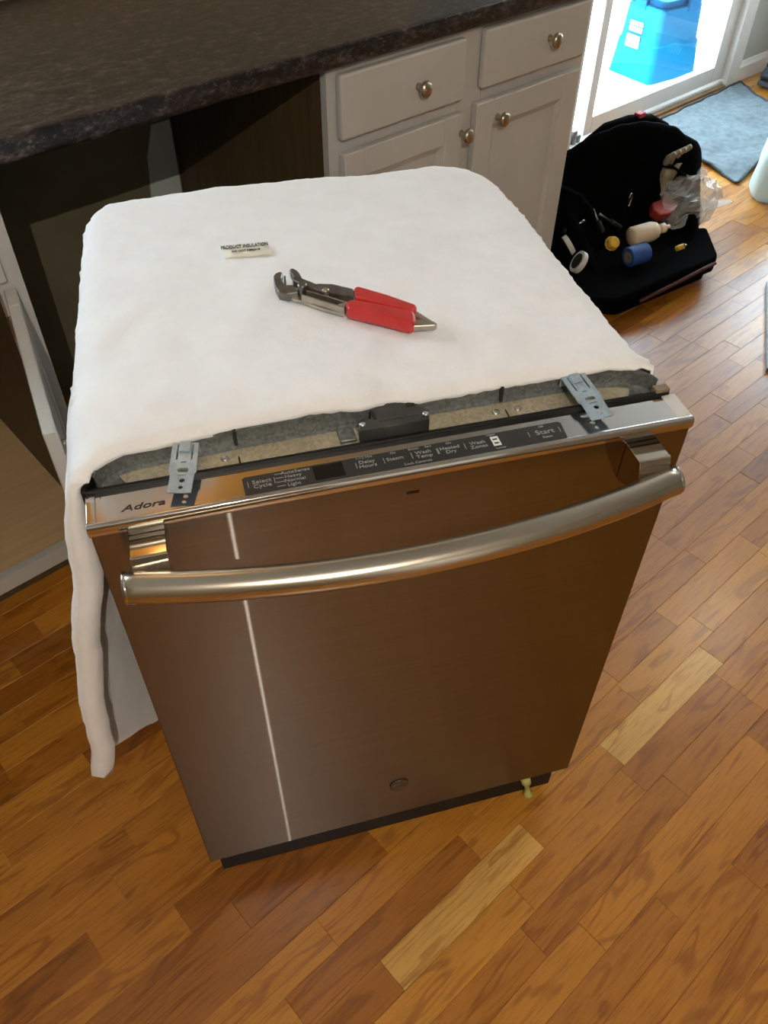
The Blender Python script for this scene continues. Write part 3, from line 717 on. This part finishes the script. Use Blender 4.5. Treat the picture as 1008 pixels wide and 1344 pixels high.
def knob(parent, x, y, z):
    bm = bmesh.new(); lathe(bm, [(.0075,0),(.0070,.003),(.0050,.007),(.0055,.013),(.0105,.016),(.0148,.019),(.0155,.023),(.0135,.0275),(.0080,.0305),(0,.0315)], 24, lambda a,b,h: (a, -h, b*1.05))
    return obj('knob', bm, M['knob'], parent, loc=(x, y, z), smooth=True)
def panel_door(parent, x0, x1, z0, z1, y, fw=.056, th=.019, m=None):
    m = m or M['cabinet']
    bm = B((x0, x0+fw, y, y+th, z0, z1), (x1-fw, x1, y, y+th, z0, z1), (x0+fw, x1-fw, y, y+th, z1-fw, z1), (x0+fw, x1-fw, y, y+th, z0, z0+fw))
    d = obj('cabinet_door', bm, m, parent, bevel=.003)
    bm = bmesh.new()     # recessed panel with a sloped border
    a, b, c, e = x0+fw, x1-fw, z0+fw, z1-fw; s = .014
    o4 = [bm.verts.new(p) for p in ((a,y+.004,c),(b,y+.004,c),(b,y+.004,e),(a,y+.004,e))]
    i4 = [bm.verts.new(p) for p in ((a+s,y+.010,c+s),(b-s,y+.010,c+s),(b-s,y+.010,e-s),(a+s,y+.010,e-s))]
    k4 = [bm.verts.new(p) for p in ((a,y+.016,c),(b,y+.016,c),(b,y+.016,e),(a,y+.016,e))]
    for i in range(4):
        j = (i+1)%4; bm.faces.new((o4[i],o4[j],i4[j],i4[i])); bm.faces.new((o4[i],k4[i],k4[j],o4[j]))
    bm.faces.new(i4); bm.faces.new(k4[::-1]); obj('door_panel', bm, m, d)
    return d
def drawer(parent, x0, x1, z0, z1, y, th=.019, m=None):
    return obj('drawer_front', B(x0, x1, y, y+th, z0, z1), m or M['cabinet'], parent, bevel=.006, seg=3)
YD = .711; YC = .731
CX0, CX1 = .871, 1.655
bc = empty('base_cabinet', (CX0, YC, 0)); tag(bc, 'white base cabinet with two drawers and two doors right of the empty bay', 'cabinet')
def sh(b): return [(a0-CX0, a1-CX0, b0-YC, b1-YC, c0, c1) for a0, a1, b0, b1, c0, c1 in b]
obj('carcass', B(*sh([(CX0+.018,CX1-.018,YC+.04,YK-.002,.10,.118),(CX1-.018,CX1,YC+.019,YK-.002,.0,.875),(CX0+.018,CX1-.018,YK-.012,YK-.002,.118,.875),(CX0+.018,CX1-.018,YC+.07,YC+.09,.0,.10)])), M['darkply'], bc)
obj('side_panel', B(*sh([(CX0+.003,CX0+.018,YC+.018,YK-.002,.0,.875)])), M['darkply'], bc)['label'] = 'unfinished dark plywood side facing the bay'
obj('face_frame', B(*sh([(CX0,CX0+.045,YC,YC+.019,.10,.875),(1.222,1.300,YC,YC+.019,.10,.875),(CX1-.03,CX1,YC,YC+.019,.10,.875),(CX0+.045,1.222,YC,YC+.019,.845,.875),(1.300,CX1-.03,YC,YC+.019,.845,.875),(CX0+.045,1.222,YC,YC+.019,.705,.760),(1.300,CX1-.03,YC,YC+.019,.705,.760),(CX0+.045,1.222,YC,YC+.019,.10,.135),(1.300,CX1-.03,YC,YC+.019,.10,.135)])), M['cabinet'], bc, bevel=.0012)
yd = YD-YC
d = drawer(bc, .890-CX0, 1.227-CX0, .742, .862, yd); knob(d, 1.090-CX0, yd, .800)
d = drawer(bc, 1.284-CX0, 1.632-CX0, .750, .866, yd); knob(d, 1.492-CX0, yd, .812)
d = panel_door(bc, .895-CX0, 1.231-CX0, .125, .716, yd); knob(d, 1.236-CX0-.024+.014, yd, .674)
d = panel_door(bc, 1.273-CX0, 1.629-CX0, .125, .722, yd); knob(d, 1.341-CX0-.032+.032, yd, .681)
bm = bmesh.new(); lathe(bm, [(.004,0),(.004,.03)], 10); obj('door_hinge', bm, M['black'], bc, loc=(.892-CX0, yd+.012, .640), smooth=True)

# sink cabinet on the left, its right door standing open
SX0, SX1 = -.76, .232
sc_ = empty('sink_cabinet', (SX1, YC, 0)); tag(sc_, 'white sink cabinet left of the dishwasher with its door open', 'cabinet')
def sh2(b): return [(a0-SX1, a1-SX1, b0-YC, b1-YC, c0, c1) for a0, a1, b0, b1, c0, c1 in b]
obj('carcass', B(*sh2([(SX1-.020,SX1-.002,YC+.019,YK-.002,.0,.875),(SX0,SX0+.018,YC+.019,YK-.002,.0,.875),(SX0+.018,SX1-.020,YK-.012,YK-.002,.118,.875),(SX0+.018,SX1-.020,YC+.06,YC+.075,0,.078)])), M['darkply'], sc_)
obj('bottom_shelf', B(*sh2([(SX0+.018,SX1-.020,YC+.0195,YK-.013,.098,.1165)])), M['maple'], sc_)
obj('face_frame', B(*sh2([(SX1-.042,SX1,YC,YC+.019,.078,.875),(SX0,SX0+.042,YC,YC+.019,.078,.875),(SX0+.042,SX1-.042,YC,YC+.019,.835,.875),(SX0+.042,SX1-.042,YC,YC+.019,.685,.735),(SX0+.042,SX1-.042,YC,YC+.019,.078,.1165)])), M['cabinet'], sc_, bevel=.0012)
drawer(sc_, SX0+.02-SX1, .203-SX1, .705, .852, YD-YC)
# open door: hinged on the right stile, swung towards the room
near = Vector((.099, .352)); hinge = Vector((.214, .725)); ang = math.atan2(hinge.y-near.y, hinge.x-near.x)
dd = panel_door(sc_, 0, (hinge-near).length, .125, .688, 0)
R = Matrix.Translation((near.x-SX1, near.y-YC, 0)) @ Matrix.Rotation(ang, 4, 'Z')
knob(dd, .030, 0, .640)
dd.matrix_local = R
dd['label'] = 'open door seen edge on'
for z in (.20, .62):
    obj('door_hinge', B((-.012,.014,-.004,.006,z-.02,z+.02)), M['knob'], sc_, loc=(hinge.x-SX1-.016, -.004, 0), bevel=.002)

# unseen upper cabinets, added and sized for their reflection in the steel
for i, (a, b) in enumerate(((.34,.66),(.82,1.65))):
    u = empty('wall_cabinet', (a, YK, 1.42)); tag(u, ('unseen white wall cabinet added for reflection nearest the sink window', 'unseen white wall cabinet added for reflection above the base cabinet drawers')[i], 'cabinet', 'unseen wall cabinets added over the worktop')
    obj('carcass', B(0, b-a, -.30, -.001, 0, .545), M['trim'], u, bevel=.002)
    d = panel_door(u, .004, b-a-.004,         .004, .541, -.321, m=M['trim']); knob(d, .03, -.321, .04)

# ================================================================== DINING CORNER
# rug
bm = bmesh.new(); n1, n2 = 44, 40; q = [Vector(p) for p in ((2.953,.845),(3.66,.960),(3.93,1.425),(3.215,1.405))]
# left edge kinks slightly where the corner lifts
g = []
for j in range(n2+1):
    row = []
    for i in range(n1+1):
        s, t = i/n1, j/n2
        p = (q[0]*(1-s)+q[1]*s)*(1-t)+(q[3]*(1-s)+q[2]*s)*t
        p.x -= .022*math.sin(t*PI*.9)*(1-s)
        z = .011+.007*noise.noise((p.x*8, p.y*8, 0))+.0045*noise.noise((p.x*26, p.y*26, 2))
        z += .020*max(0, 1-t/.35)*math.exp(-((s-.45)/.3)**2)
        z += .006*math.sin(p.x*14+p.y*22)*max(0, 1-t*1.6)
        row.append(bm.verts.new((p.x-3.4, p.y-1.15, max(.004, z))))
    g.append(row)
for j in range(n2):
    for i in range(n1): bm.faces.new((g[j][i], g[j][i+1], g[j+1][i+1], g[j+1][i]))
rug = obj('doormat', bm, M['rug'], loc=(3.4, 1.15, 0.0), smooth=True); s = rug.modifiers.new('t', 'SOLIDIFY'); s.thickness = .0035
tag(rug, 'slate grey rumpled rug in front of the sliding glass door', 'rug')
bm = bmesh.new()
edge = [(v.co.x, v.co.y, v.co.z+.001) for v in rug.data.vertices]
W1 = n1+1
loop = [edge[i] for i in range(W1)]+[edge[j*W1+n1] for j in range(1, n2+1)]+[edge[n2*W1+i] for i in range(n1-1, -1, -1)]+[edge[j*W1] for j in range(n2-1, 0, -1)]
tube(bm, loop, .005, 6, closed=True); obj('rug_binding', bm, M['rug_edge'], rug, smooth=True)

# dark shoe with a pale insole standing on the rug's far corner
def shoe(x, y, rz, label):
    e = empty('shoe', (x, y, .016), rz)
    tag(e, label, 'shoe', 'dark shoes on the rug')
    bm = bmesh.new(); sec = [(-.13,.030,.018,.070),(-.11,.038,.02,.085),(-.05,.040,.02,.075),(.0,.042,.02,.062),(.06,.048,.02,.052),(.11,.044,.02,.042),(.135,.026,.018,.030)]
    rings = []
    for px, w, z0, z1 in sec:
        rings.append([bm.verts.new((px, w*math.cos(a), (z0+z1)/2+(z1-z0)/2*math.sin(a))) for a in [2*PI*k/14 for k in range(14)]])
    for A1, D1 in zip(rings, rings[1:]):
        for k in range(14): bm.faces.new((A1[k], A1[(k+1)%14], D1[(k+1)%14], D1[k]))
    bm.faces.new(rings[0]); bm.faces.new(rings[-1][::-1]); obj('shoe_upper', bm, M['shoe'], e, smooth=True)
    bm = bmesh.new(); prism(bm, [(-.135,-.030),(-.06,-.040),(.06,-.050),(.12,-.040),(.14,0),(.12,.040),(.06,.050),(-.06,.040),(-.135,.030)], .020, lambda u,v,w: (u,v,w)); obj('shoe_sole', bm, M['rug_edge'], e, bevel=.004)
    bm = bmesh.new(); prism(bm, [(-.10,-.020),(-.02,-.024),(-.02,.024),(-.10,.020)], .012, lambda u,v,w: (u,v,.074+w-.06*(u+.10))); obj('insole', bm, M['pale_cloth'], e, bevel=.004)
    bm = bmesh.new()
    for k in range(3): tube(bm, [(.0+.028*k, .046*math.cos(a), .034-.004*k+.034*math.sin(a)) for a in [PI*j/8 for j in range(9)]], .004, 6)
    obj('shoe_lace', bm, M['pale_cloth'], e, smooth=True)
shoe(3.975, 1.215, -PI/2, 'dark navy shoe with pale insole at the right end of the rug, nearest the camera')
shoe(4.105, 1.26, -PI/2, 'dark navy shoe behind the other, nearest the white baseboard corner')

# white package standing at the right edge of the frame
pk = empty('package', (2.985, .715, 0), .5); tag(pk, 'white and pale teal wrapped package standing right of the rug', 'package')
bm = bmesh.new(); sec = [(0,.085,.075),(.02,.095,.085),(.12,.092,.082),(.22,.080,.070),(.27,.066,.050),(.30,.060,.014)]
rings = [[bm.verts.new((math.copysign(abs(math.cos(a))**.55, math.cos(a))*w, math.copysign(abs(math.sin(a))**.55, math.sin(a))*d+.006*math.sin(5*a+z*30), z)) for a in [2*PI*k/24 for k in range(24)]] for z, w, d in sec]
for A1, D1 in zip(rings, rings[1:]):
    for k in range(24): bm.faces.new((A1[k], A1[(k+1)%24], D1[(k+1)%24], D1[k]))
bm.faces.new(rings[0]); bm.faces.new(rings[-1][::-1]); obj('film_wrap', bm, M['pack'], pk, smooth=True)
obj('sealed_end', B(-.062,.062,-.006,.006,.297,.325), M['white'], pk, bevel=.002)

# flat cover leaning at the right edge of the frame
bm = bmesh.new(); u = Vector((.866,.5)); w = Vector((.5,-.866)); p0 = Vector((1.948,.140))
def uv(a, b, z): q_ = p0+u*a+w*b; return (q_.x, q_.y, z)
prism(bm, [(0,0),(.49,0),(.49,.36),(0,.36)], .012, lambda a,b,h: uv(a,b,h+.001)); fb = obj('folder', bm, M['mat_green'], bevel=.002); tag(fb, 'dark green and blue flat folder on the floor at the right edge', 'folder')
bm = bmesh.new(); prism(bm, [(-.002,-.0018),(.492,-.0018),(.492,.0),(-.002,.0)], .014, lambda a,b,h: uv(a,b,h)); obj('folder_edge', bm, M['galv'], fb)

# blue tub outside
tb = empty('storage_tub', (3.665, 1.750, -.03), -.14); tag(tb, 'bright blue plastic storage tub outside the sliding door', 'storage tub')
def ring_box(bm, levels, r=.03, x0=0., y0=0., w=.335, d=.28, n=5):
    rings = []
    for z, s in levels:
        pts = []
        for cx, cy, a0 in ((x0+w-r,y0+d-r,0),(x0+r,y0+d-r,PI/2),(x0+r,y0+r,PI),(x0+w-r,y0+r,1.5*PI)):
            for k in range(n): a = a0+PI/2*k/(n-1); pts.append((cx+(r)*math.cos(a)+s*math.copysign(1, math.cos(a0+PI/4)), cy+r*math.sin(a)+s*math.copysign(1, math.sin(a0+PI/4)), z))
        rings.append([bm.verts.new(p) for p in pts])
    for A1, D1 in zip(rings, rings[1:]):
        L = len(A1)
        for k in range(L): bm.faces.new((A1[k], A1[(k+1)%L], D1[(k+1)%L], D1[k]))
    bm.faces.new(rings[0]); bm.faces.new(rings[-1][::-1])
bm = bmesh.new(); ring_box(bm, [(0,.004),(.015,0),(.155,-.012),(.160,-.018),(.305,-.026),(.310,-.036)]); obj('tub_body', bm, M['tub_blue'], tb, bevel=.003)
bm = bmesh.new(); ring_box(bm, [(.305,-.046),(.330,-.046),(.338,-.038),(.350,-.030),(.352,.0)]); td = obj('tub_lid', bm, M['tub_lid'], tb, bevel=.003)
bm = bmesh.new(); lathe(bm, [(.0,.0),(.075,.0),(.075,.012),(.06,.016),(0,.016)], 24); obj('lid_disc', bm, M['white'], td, loc=(.16,.15,.352), bevel=.002)
for k, (z0, z1) in enumerate(((.195,.215),(.222,.238),(.130,.182))):
    obj('print_block', B(.0086-.0, .0110, .12, .20, z0, z1), M['white'], tb, loc=(-.001+.006*(k<2)*1.0, 0, 0))
for q_ in ((-.012,.004,.10,.17,.285,.335),(.16,.24,-.016,.002,.285,.335)): obj('tub_latch', B(q_), M['tub_lid'], tb, loc=(.034,.034,0), bevel=.004)

# ================================================================== TOOL BAG
BG = Vector((2.20, .82, 0))
def foot(s, t):       # footprint: s left-right, t front-back
    F1, F2, B2, B1 = Vector((1.80,.635)), Vector((2.27,.570)), Vector((2.66,.86)), Vector((1.98,1.17))
    a, b = (s+1)/2, (t+1)/2
    p = (F1*(1-a)+F2*a)*(1-b)+(B1*(1-a)+B2*a)*b
    return p
tbg = empty('tool_bag', BG); tag(tbg, 'open black canvas tool bag full of tools beside the white cabinet', 'bag')
def sq(s, t):         # square to squircle
    return s*math.sqrt(1-t*t/2*.75), t*math.sqrt(1-s*s/2*.75)
bm = bmesh.new(); N = 40; g = []
for j in range(N+1):
    row = []
    for i in range(N+1):
        s, t = -1+2*i/N, -1+2*j/N; ss, tt = sq(s, t); p = foot(ss, tt)
        dome = math.exp(-((tt-.52)/.34)**2)*max(0, 1-(abs(ss+.02)/1.05)**3.2)
        side = math.exp(-((abs(ss)-.80)/.20)**2)*max(0, min(1, (tt+.75)/.5))*.13
        z = .050+.33*dome+side*(1-dome)
        z += .010*noise.noise((p.x*9, p.y*9, 3))+.005*noise.noise((p.x*26, p.y*26, 1))
        e = max(abs(s), abs(t)); z *= 1 if e < .93 else max(.25, 1-(e-.93)/.07*.55)
        row.append(bm.verts.new((p.x-BG.x, p.y-BG.y, z)))
    g.append(row)
for j in range(N):
    for i in range(N): bm.faces.new((g[j][i], g[j][i+1], g[j+1][i+1], g[j+1][i]))
rim = [g[0][i] for i in range(N+1)]+[g[j][N] for j in range(1, N+1)]+[g[N][i] for i in range(N-1, -1, -1)]+[g[j][0] for j in range(N-1, 0, -1)]
lo = [bm.verts.new((v.co.x*.97, v.co.y*.97, .002)) for v in rim]
for k in range(len(rim)): bm.faces.new((rim[k], rim[(k+1)%len(rim)], lo[(k+1)%len(lo)], lo[k]))
bm.faces.new(lo); obj('bag_shell', bm, M['canvas'], tbg, smooth=True)
def slab(pts, thick, name, m, parent, off, sub=0, bevel=.006):
    bm = bmesh.new(); a = [bm.verts.new(Vector(p)-off) for p in pts]; b = [bm.verts.new(Vector(p)-off+Vector((0,0,thick))) for p in pts]; n = len(pts)
    bm.faces.new(a); bm.faces.new(b[::-1])
    for k in range(n): bm.faces.new((a[k], a[(k+1)%n], b[(k+1)%n], b[k]))
    return obj(name, bm, m, parent, bevel=bevel)
slab([(1.80,.80,.03),(1.735,.665,.02),(1.82,.575,.03),(2.05,.535,.045),(2.240,.515,.040),(2.275,.530,.030),(2.42,.66,.025),(2.20,.78,.05)], .055, 'front_flap', M['canvas'], tbg, BG, bevel=.012)
slab([(1.800,.640,.010),(1.850,.590,.006),(2.235,.535,.006),(2.250,.560,.010),(2.0,.70,.01)], .05, 'front_pocket', M['canvas'], tbg, BG, bevel=.01)
bm = bmesh.new(); tube(bm, [Vector(p)-BG for p in ((1.905,.555,.052),(1.98,.535,.068),(2.08,.523,.074),(2.17,.515,.078),(2.235,.512,.075))], .006, 8); obj('zip_piping', bm, M['canvas_red'], tbg, smooth=True)
bm = bmesh.new(); tube(bm, [Vector(p)-BG for p in ((2.14,1.00,.325),(2.20,.98,.365),(2.28,.95,.378),(2.36,.93,.368),(2.42,.905,.335))], .022, 10, rz=.6); obj('carry_handle', bm, M['canvas'], tbg, smooth=True)
obj('name_tag', B(-.016,.016,-.012,.012,0,.018), M['red_tag'], tbg, loc=Vector((2.310,.940,.378))-BG, bevel=.003)['label'] = 'small red tag on the top handle'
for p0_, p1_ in (((1.93,.93,.27),(1.99,.80,.15)),((2.30,.86,.26),(2.46,.76,.15))):
    bm = bmesh.new(); a, b = Vector(p0_)-BG, Vector(p1_)-BG; tube(bm, [a, a.lerp(b,.35)+Vector((0,-.02,.03)), a.lerp(b,.7)+Vector((0,-.015,.03)), b], .012, 8, rz=.35); obj('web_strap', bm, M['canvas'], tbg, smooth=True)

def thing(name, label, cat, loc, rz=0, group=None): return tag(empty(name, loc, rz), label, cat, group)
# cream bottle
def bottle_pt(ax, o):
    ax = Vector(ax).normalized(); u = ax.cross(Vector((0,0,1))).normalized(); w = u.cross(ax)
    return lambda x,y,z: tuple(ax*z+u*x+w*y)
e = thing('bottle', 'small cream plastic bottle lying in the tool bag mouth', 'bottle', (2.040,.715,.150))
f = bottle_pt((1,-.40,.10), 0)
bm = bmesh.new(); lathe(bm, [(0,0),(.026,.0),(.030,.006),(.030,.075),(.024,.092),(.013,.100),(.013,.104)], 20, f); obj('bottle_body', bm, M['bottle'], e, smooth=True)
bm = bmesh.new(); lathe(bm, [(.015,.102),(.015,.122),(.007,.126),(.006,.140),(0,.141)], 16, f); obj('bottle_cap', bm, M['bottle'], e, smooth=True)
# blue tape roll
e = thing('tape_roll', 'wide blue tape roll lying in the tool bag beside the cream bottle', 'tape', (2.015,.668,.118))
f = bottle_pt((1,-.3,.05), 0)
bm = bmesh.new(); lathe(bm, [(.018,-.030),(.029,-.030),(.031,-.026),(.031,.036),(.029,.040),(.018,.040),(.018,-.030)], 24, f); obj('tape_wrap', bm, M['blue_tape'], e, smooth=False, bevel=.002)
bm = bmesh.new(); lathe(bm, [(.015,-.031),(.0179,-.031),(.0179,.041),(.015,.041),(.015,-.031)], 20, f); obj('tape_core', bm, M['khaki'], e)
# yellow connector
e = thing('connector', 'yellow plastic cap poking out of the tool bag left of the bottle', 'cap', (1.985,.745,.135))
bm = bmesh.new(); lathe(bm, [(.017,0),(.020,.004),(.020,.022),(.015,.032),(0,.034)], 10, bottle_pt((-.5,-.8,.7), 0)); obj('cap_body', bm, M['yellow'], e, bevel=.002)
bm = bmesh.new(); lathe(bm, [(.0205,.004),(.0225,.005),(.0225,.009),(.0205,.010)], 10, bottle_pt((-.5,-.8,.7), 0)); obj('cap_rim', bm, M['yellow'], e)
# two white tape reels
def reel(loc, ax, label):
    e = thing('tape_reel', label, 'tape', loc); f = bottle_pt(ax, 0)
    bm = bmesh.new(); lathe(bm, [(.024,-.008),(.034,-.008),(.034,.008),(.024,.008),(.024,-.008)], 24, f); obj('tape_wrap', bm, M['tape_white'], e, bevel=.0015)
    bm = bmesh.new(); lathe(bm, [(.008,-.010),(.0245,-.010),(.0245,.0105),(.008,.0105),(.008,-.010)], 20, f); obj('reel_core', bm, M['black'], e, bevel=.0015)
reel((1.895,.835,.125), (.75,-.45,.55), 'white edged tape reel near the cabinet, upper of the two')
reel((1.845,.755,.120), (.65,-.55,-.50), 'white edged tape reel near the felt corner, lower of the two')
# clear bag with parts
e = thing('parts_bag', 'crumpled clear plastic bag of parts spilling from the tool bag', 'plastic bag', (2.40,.745,.12))
bm = bmesh.new(); NU, NV = 26, 18; rings = []
for j in range(NV+1):
    v = -PI/2+PI*j/NV; ring = []
    for i in range(NU):
        a = 2*PI*i/NU; n_ = Vector((math.cos(v)*math.cos(a), math.cos(v)*math.sin(a), math.sin(v)))
        r_ = 1+.28*noise.noise(n_*2.3)+.20*noise.noise(n_*5+Vector((3,1,2)))
        q_ = n_*r_; ring.append(bm.verts.new((q_.x*.13+.05*q_.z*.2, q_.y*.085, q_.z*.085+.02)))
    rings.append(ring)
for A1, D1 in zip(rings, rings[1:]):
    for k in range(NU): bm.faces.new((A1[k], A1[(k+1)%NU], D1[(k+1)%NU], D1[k]))
obj('film_bag', bm, M['film'], e, smooth=False)
bm = bmesh.new(); prism(bm, [(-.02,-.03),(.10,-.05),(.19,-.06),(.20,-.04),(.10,.0),(-.01,.01)], .004, lambda u,v,w: (u-.02, v-.02, .0+w-.03*u)); obj('bag_tail', bm, M['film'], e)
e = thing('red_fitting', 'red plastic fitting showing inside the clear bag', 'fitting', (2.285,.765,.130))
bm = bmesh.new(); prism(bm, [(-.055,-.02),(-.01,-.032),(.045,-.02),(.055,.01),(.02,.03),(-.03,.035),(-.055,.01)], .03, lambda u,v,w: (u, v*1.0-.3*w, w+.25*v)); obj('fitting_body', bm, M['red_plastic'], e, bevel=.006)
obj('fitting_collar', B(-.02,.02,-.034,-.024,.004,.022), M['red_plastic'], e, bevel=.003)
e = thing('glove', 'khaki cloth work glove tucked behind the clear bag', 'glove', (2.39,.82,.15))
bm = bmesh.new(); box(bm, -.07,.05,-.02,.03,0,.10); bmesh.ops.subdivide_edges(bm, edges=bm.edges, cuts=5, use_grid_fill=True)
for v in bm.verts: v.co += Vector([noise.noise(v.co*22+Vector((k*7,0,0)))*.018 for k in range(3)])
obj('glove_cuff', bm, M['khaki'], e, smooth=True)
bm = bmesh.new()
for k in range(4): tube(bm, [(-.05+.026*k,.01,.095),(-.05+.028*k,.0,.13),(-.05+.03*k,-.02,.150)], [.012,.011,.008], 8)
obj('glove_fingers', bm, M['khaki'], e, smooth=True)
# small shiny bits
e = thing('snap_hook', 'small silver snap hook on the tool bag pocket', 'hook', (2.190,.835,.163))
bm = bmesh.new(); tube(bm, [(.014*math.cos(a)*.6, 0, .022+.018*math.sin(a)) for a in [2*PI*k/14 for k in range(14)]], .0032, 6, closed=True); obj('hook_loop', bm, M['chrome'], e, smooth=True)
bm = bmesh.new(); lathe(bm, [(.005,-.012),(.006,0),(.004,.006)], 10); obj('hook_swivel', bm, M['chrome'], e, smooth=True)
for k, (x, y, z, ax, l, nm) in enumerate(((1.905,.875,.15,(.9,-.3,.3),.08,'chrome'),(2.17,.625,.100,(.5,-.7,.5),.035,'yellow'),(2.02,.80,.135,(.3,.8,.5),.09,'tool_steel'),(2.10,.79,.13,(-.6,.6,.5),.09,'tool_steel'))):
    e = thing('hand_tool', ('silver shafted screwdriver above the upper tape reel','short yellow handled tool right of the blue tape','grey steel tool behind the yellow cap','grey steel tool behind the cream bottle')[k], 'tool', (x, y, z)); f = bottle_pt(ax, 0)
    bm = bmesh.new(); lathe(bm, [(.0,.0),(.008,.002),(.0095,.012),(.008,.03),(.009,l*.5)], 10, f); obj('tool_handle', bm, M['yellow' if nm == 'yellow' else 'black'], e, smooth=True)
    bm = bmesh.new(); lathe(bm, [(.0042,l*.5),(.0042,l*.92),(.0055,l),(0,l+.002)], 8, f); obj('tool_shaft', bm, M['chrome' if nm != 'tool_steel' else 'tool_steel'], e, smooth=True)

# ================================================================== LAMPS
def ceiling_lamp(name, label, loc, watts, r, soft, bulb=.016):
    e = thing(name, label, 'lamp', loc)
    bm = bmesh.new(); lathe(bm, [(r*1.6,0),(r*1.6,-.012),(r*1.2,-.02),(r*1.1,-.02),(r*1.1,0)], 24); obj('lamp_base', bm, M['trim'], e, bevel=.002)
    bm = bmesh.new(); lathe(bm, [(bulb*.5,-.02),(bulb*.7,-.03),(bulb,-.05),(bulb*.8,-.07),(0,-.08)], 20); obj('lamp_bulb', bm, M['bulb'], e, smooth=True)
    l = bpy.data.lights.new(name, 'POINT'); l.energy = watts; l.color = WARM; l.shadow_soft_size = soft
    o = bpy.data.objects.new('lamp_light', l); C.objects.link(o); o.parent = e; o.location = (0,0,-.10)
ceiling_lamp('ceiling_lamp', 'warm ceiling lamp behind the camera', (-.662,-1.615,ZC), LAMP_MAIN, .05, .004, .004)
ceiling_lamp('ceiling_lamp', 'warm ceiling lamp over the dining floor', (3.08,.25,ZC), LAMP_DINING, .05, .05)
e = thing('added_glow_panel', 'unseen round amber ceiling panel added over the worktop for golden reflections', 'lamp', (.58,1.185,ZC))  # unseen glowing panel added to turn the strip and steel reflections golden
bm = bmesh.new(); lathe(bm, [(.15,0),(.15,-.03),(.135,-.034),(.135,0)], 32); obj('panel_rim', bm, M['trim'], e)
bm = bmesh.new(); lathe(bm, [(.134,-.012),(.134,-.030),(.09,-.040),(0,-.044)], 32); obj('diffuser', bm, M['amber_glow'], e, smooth=True)
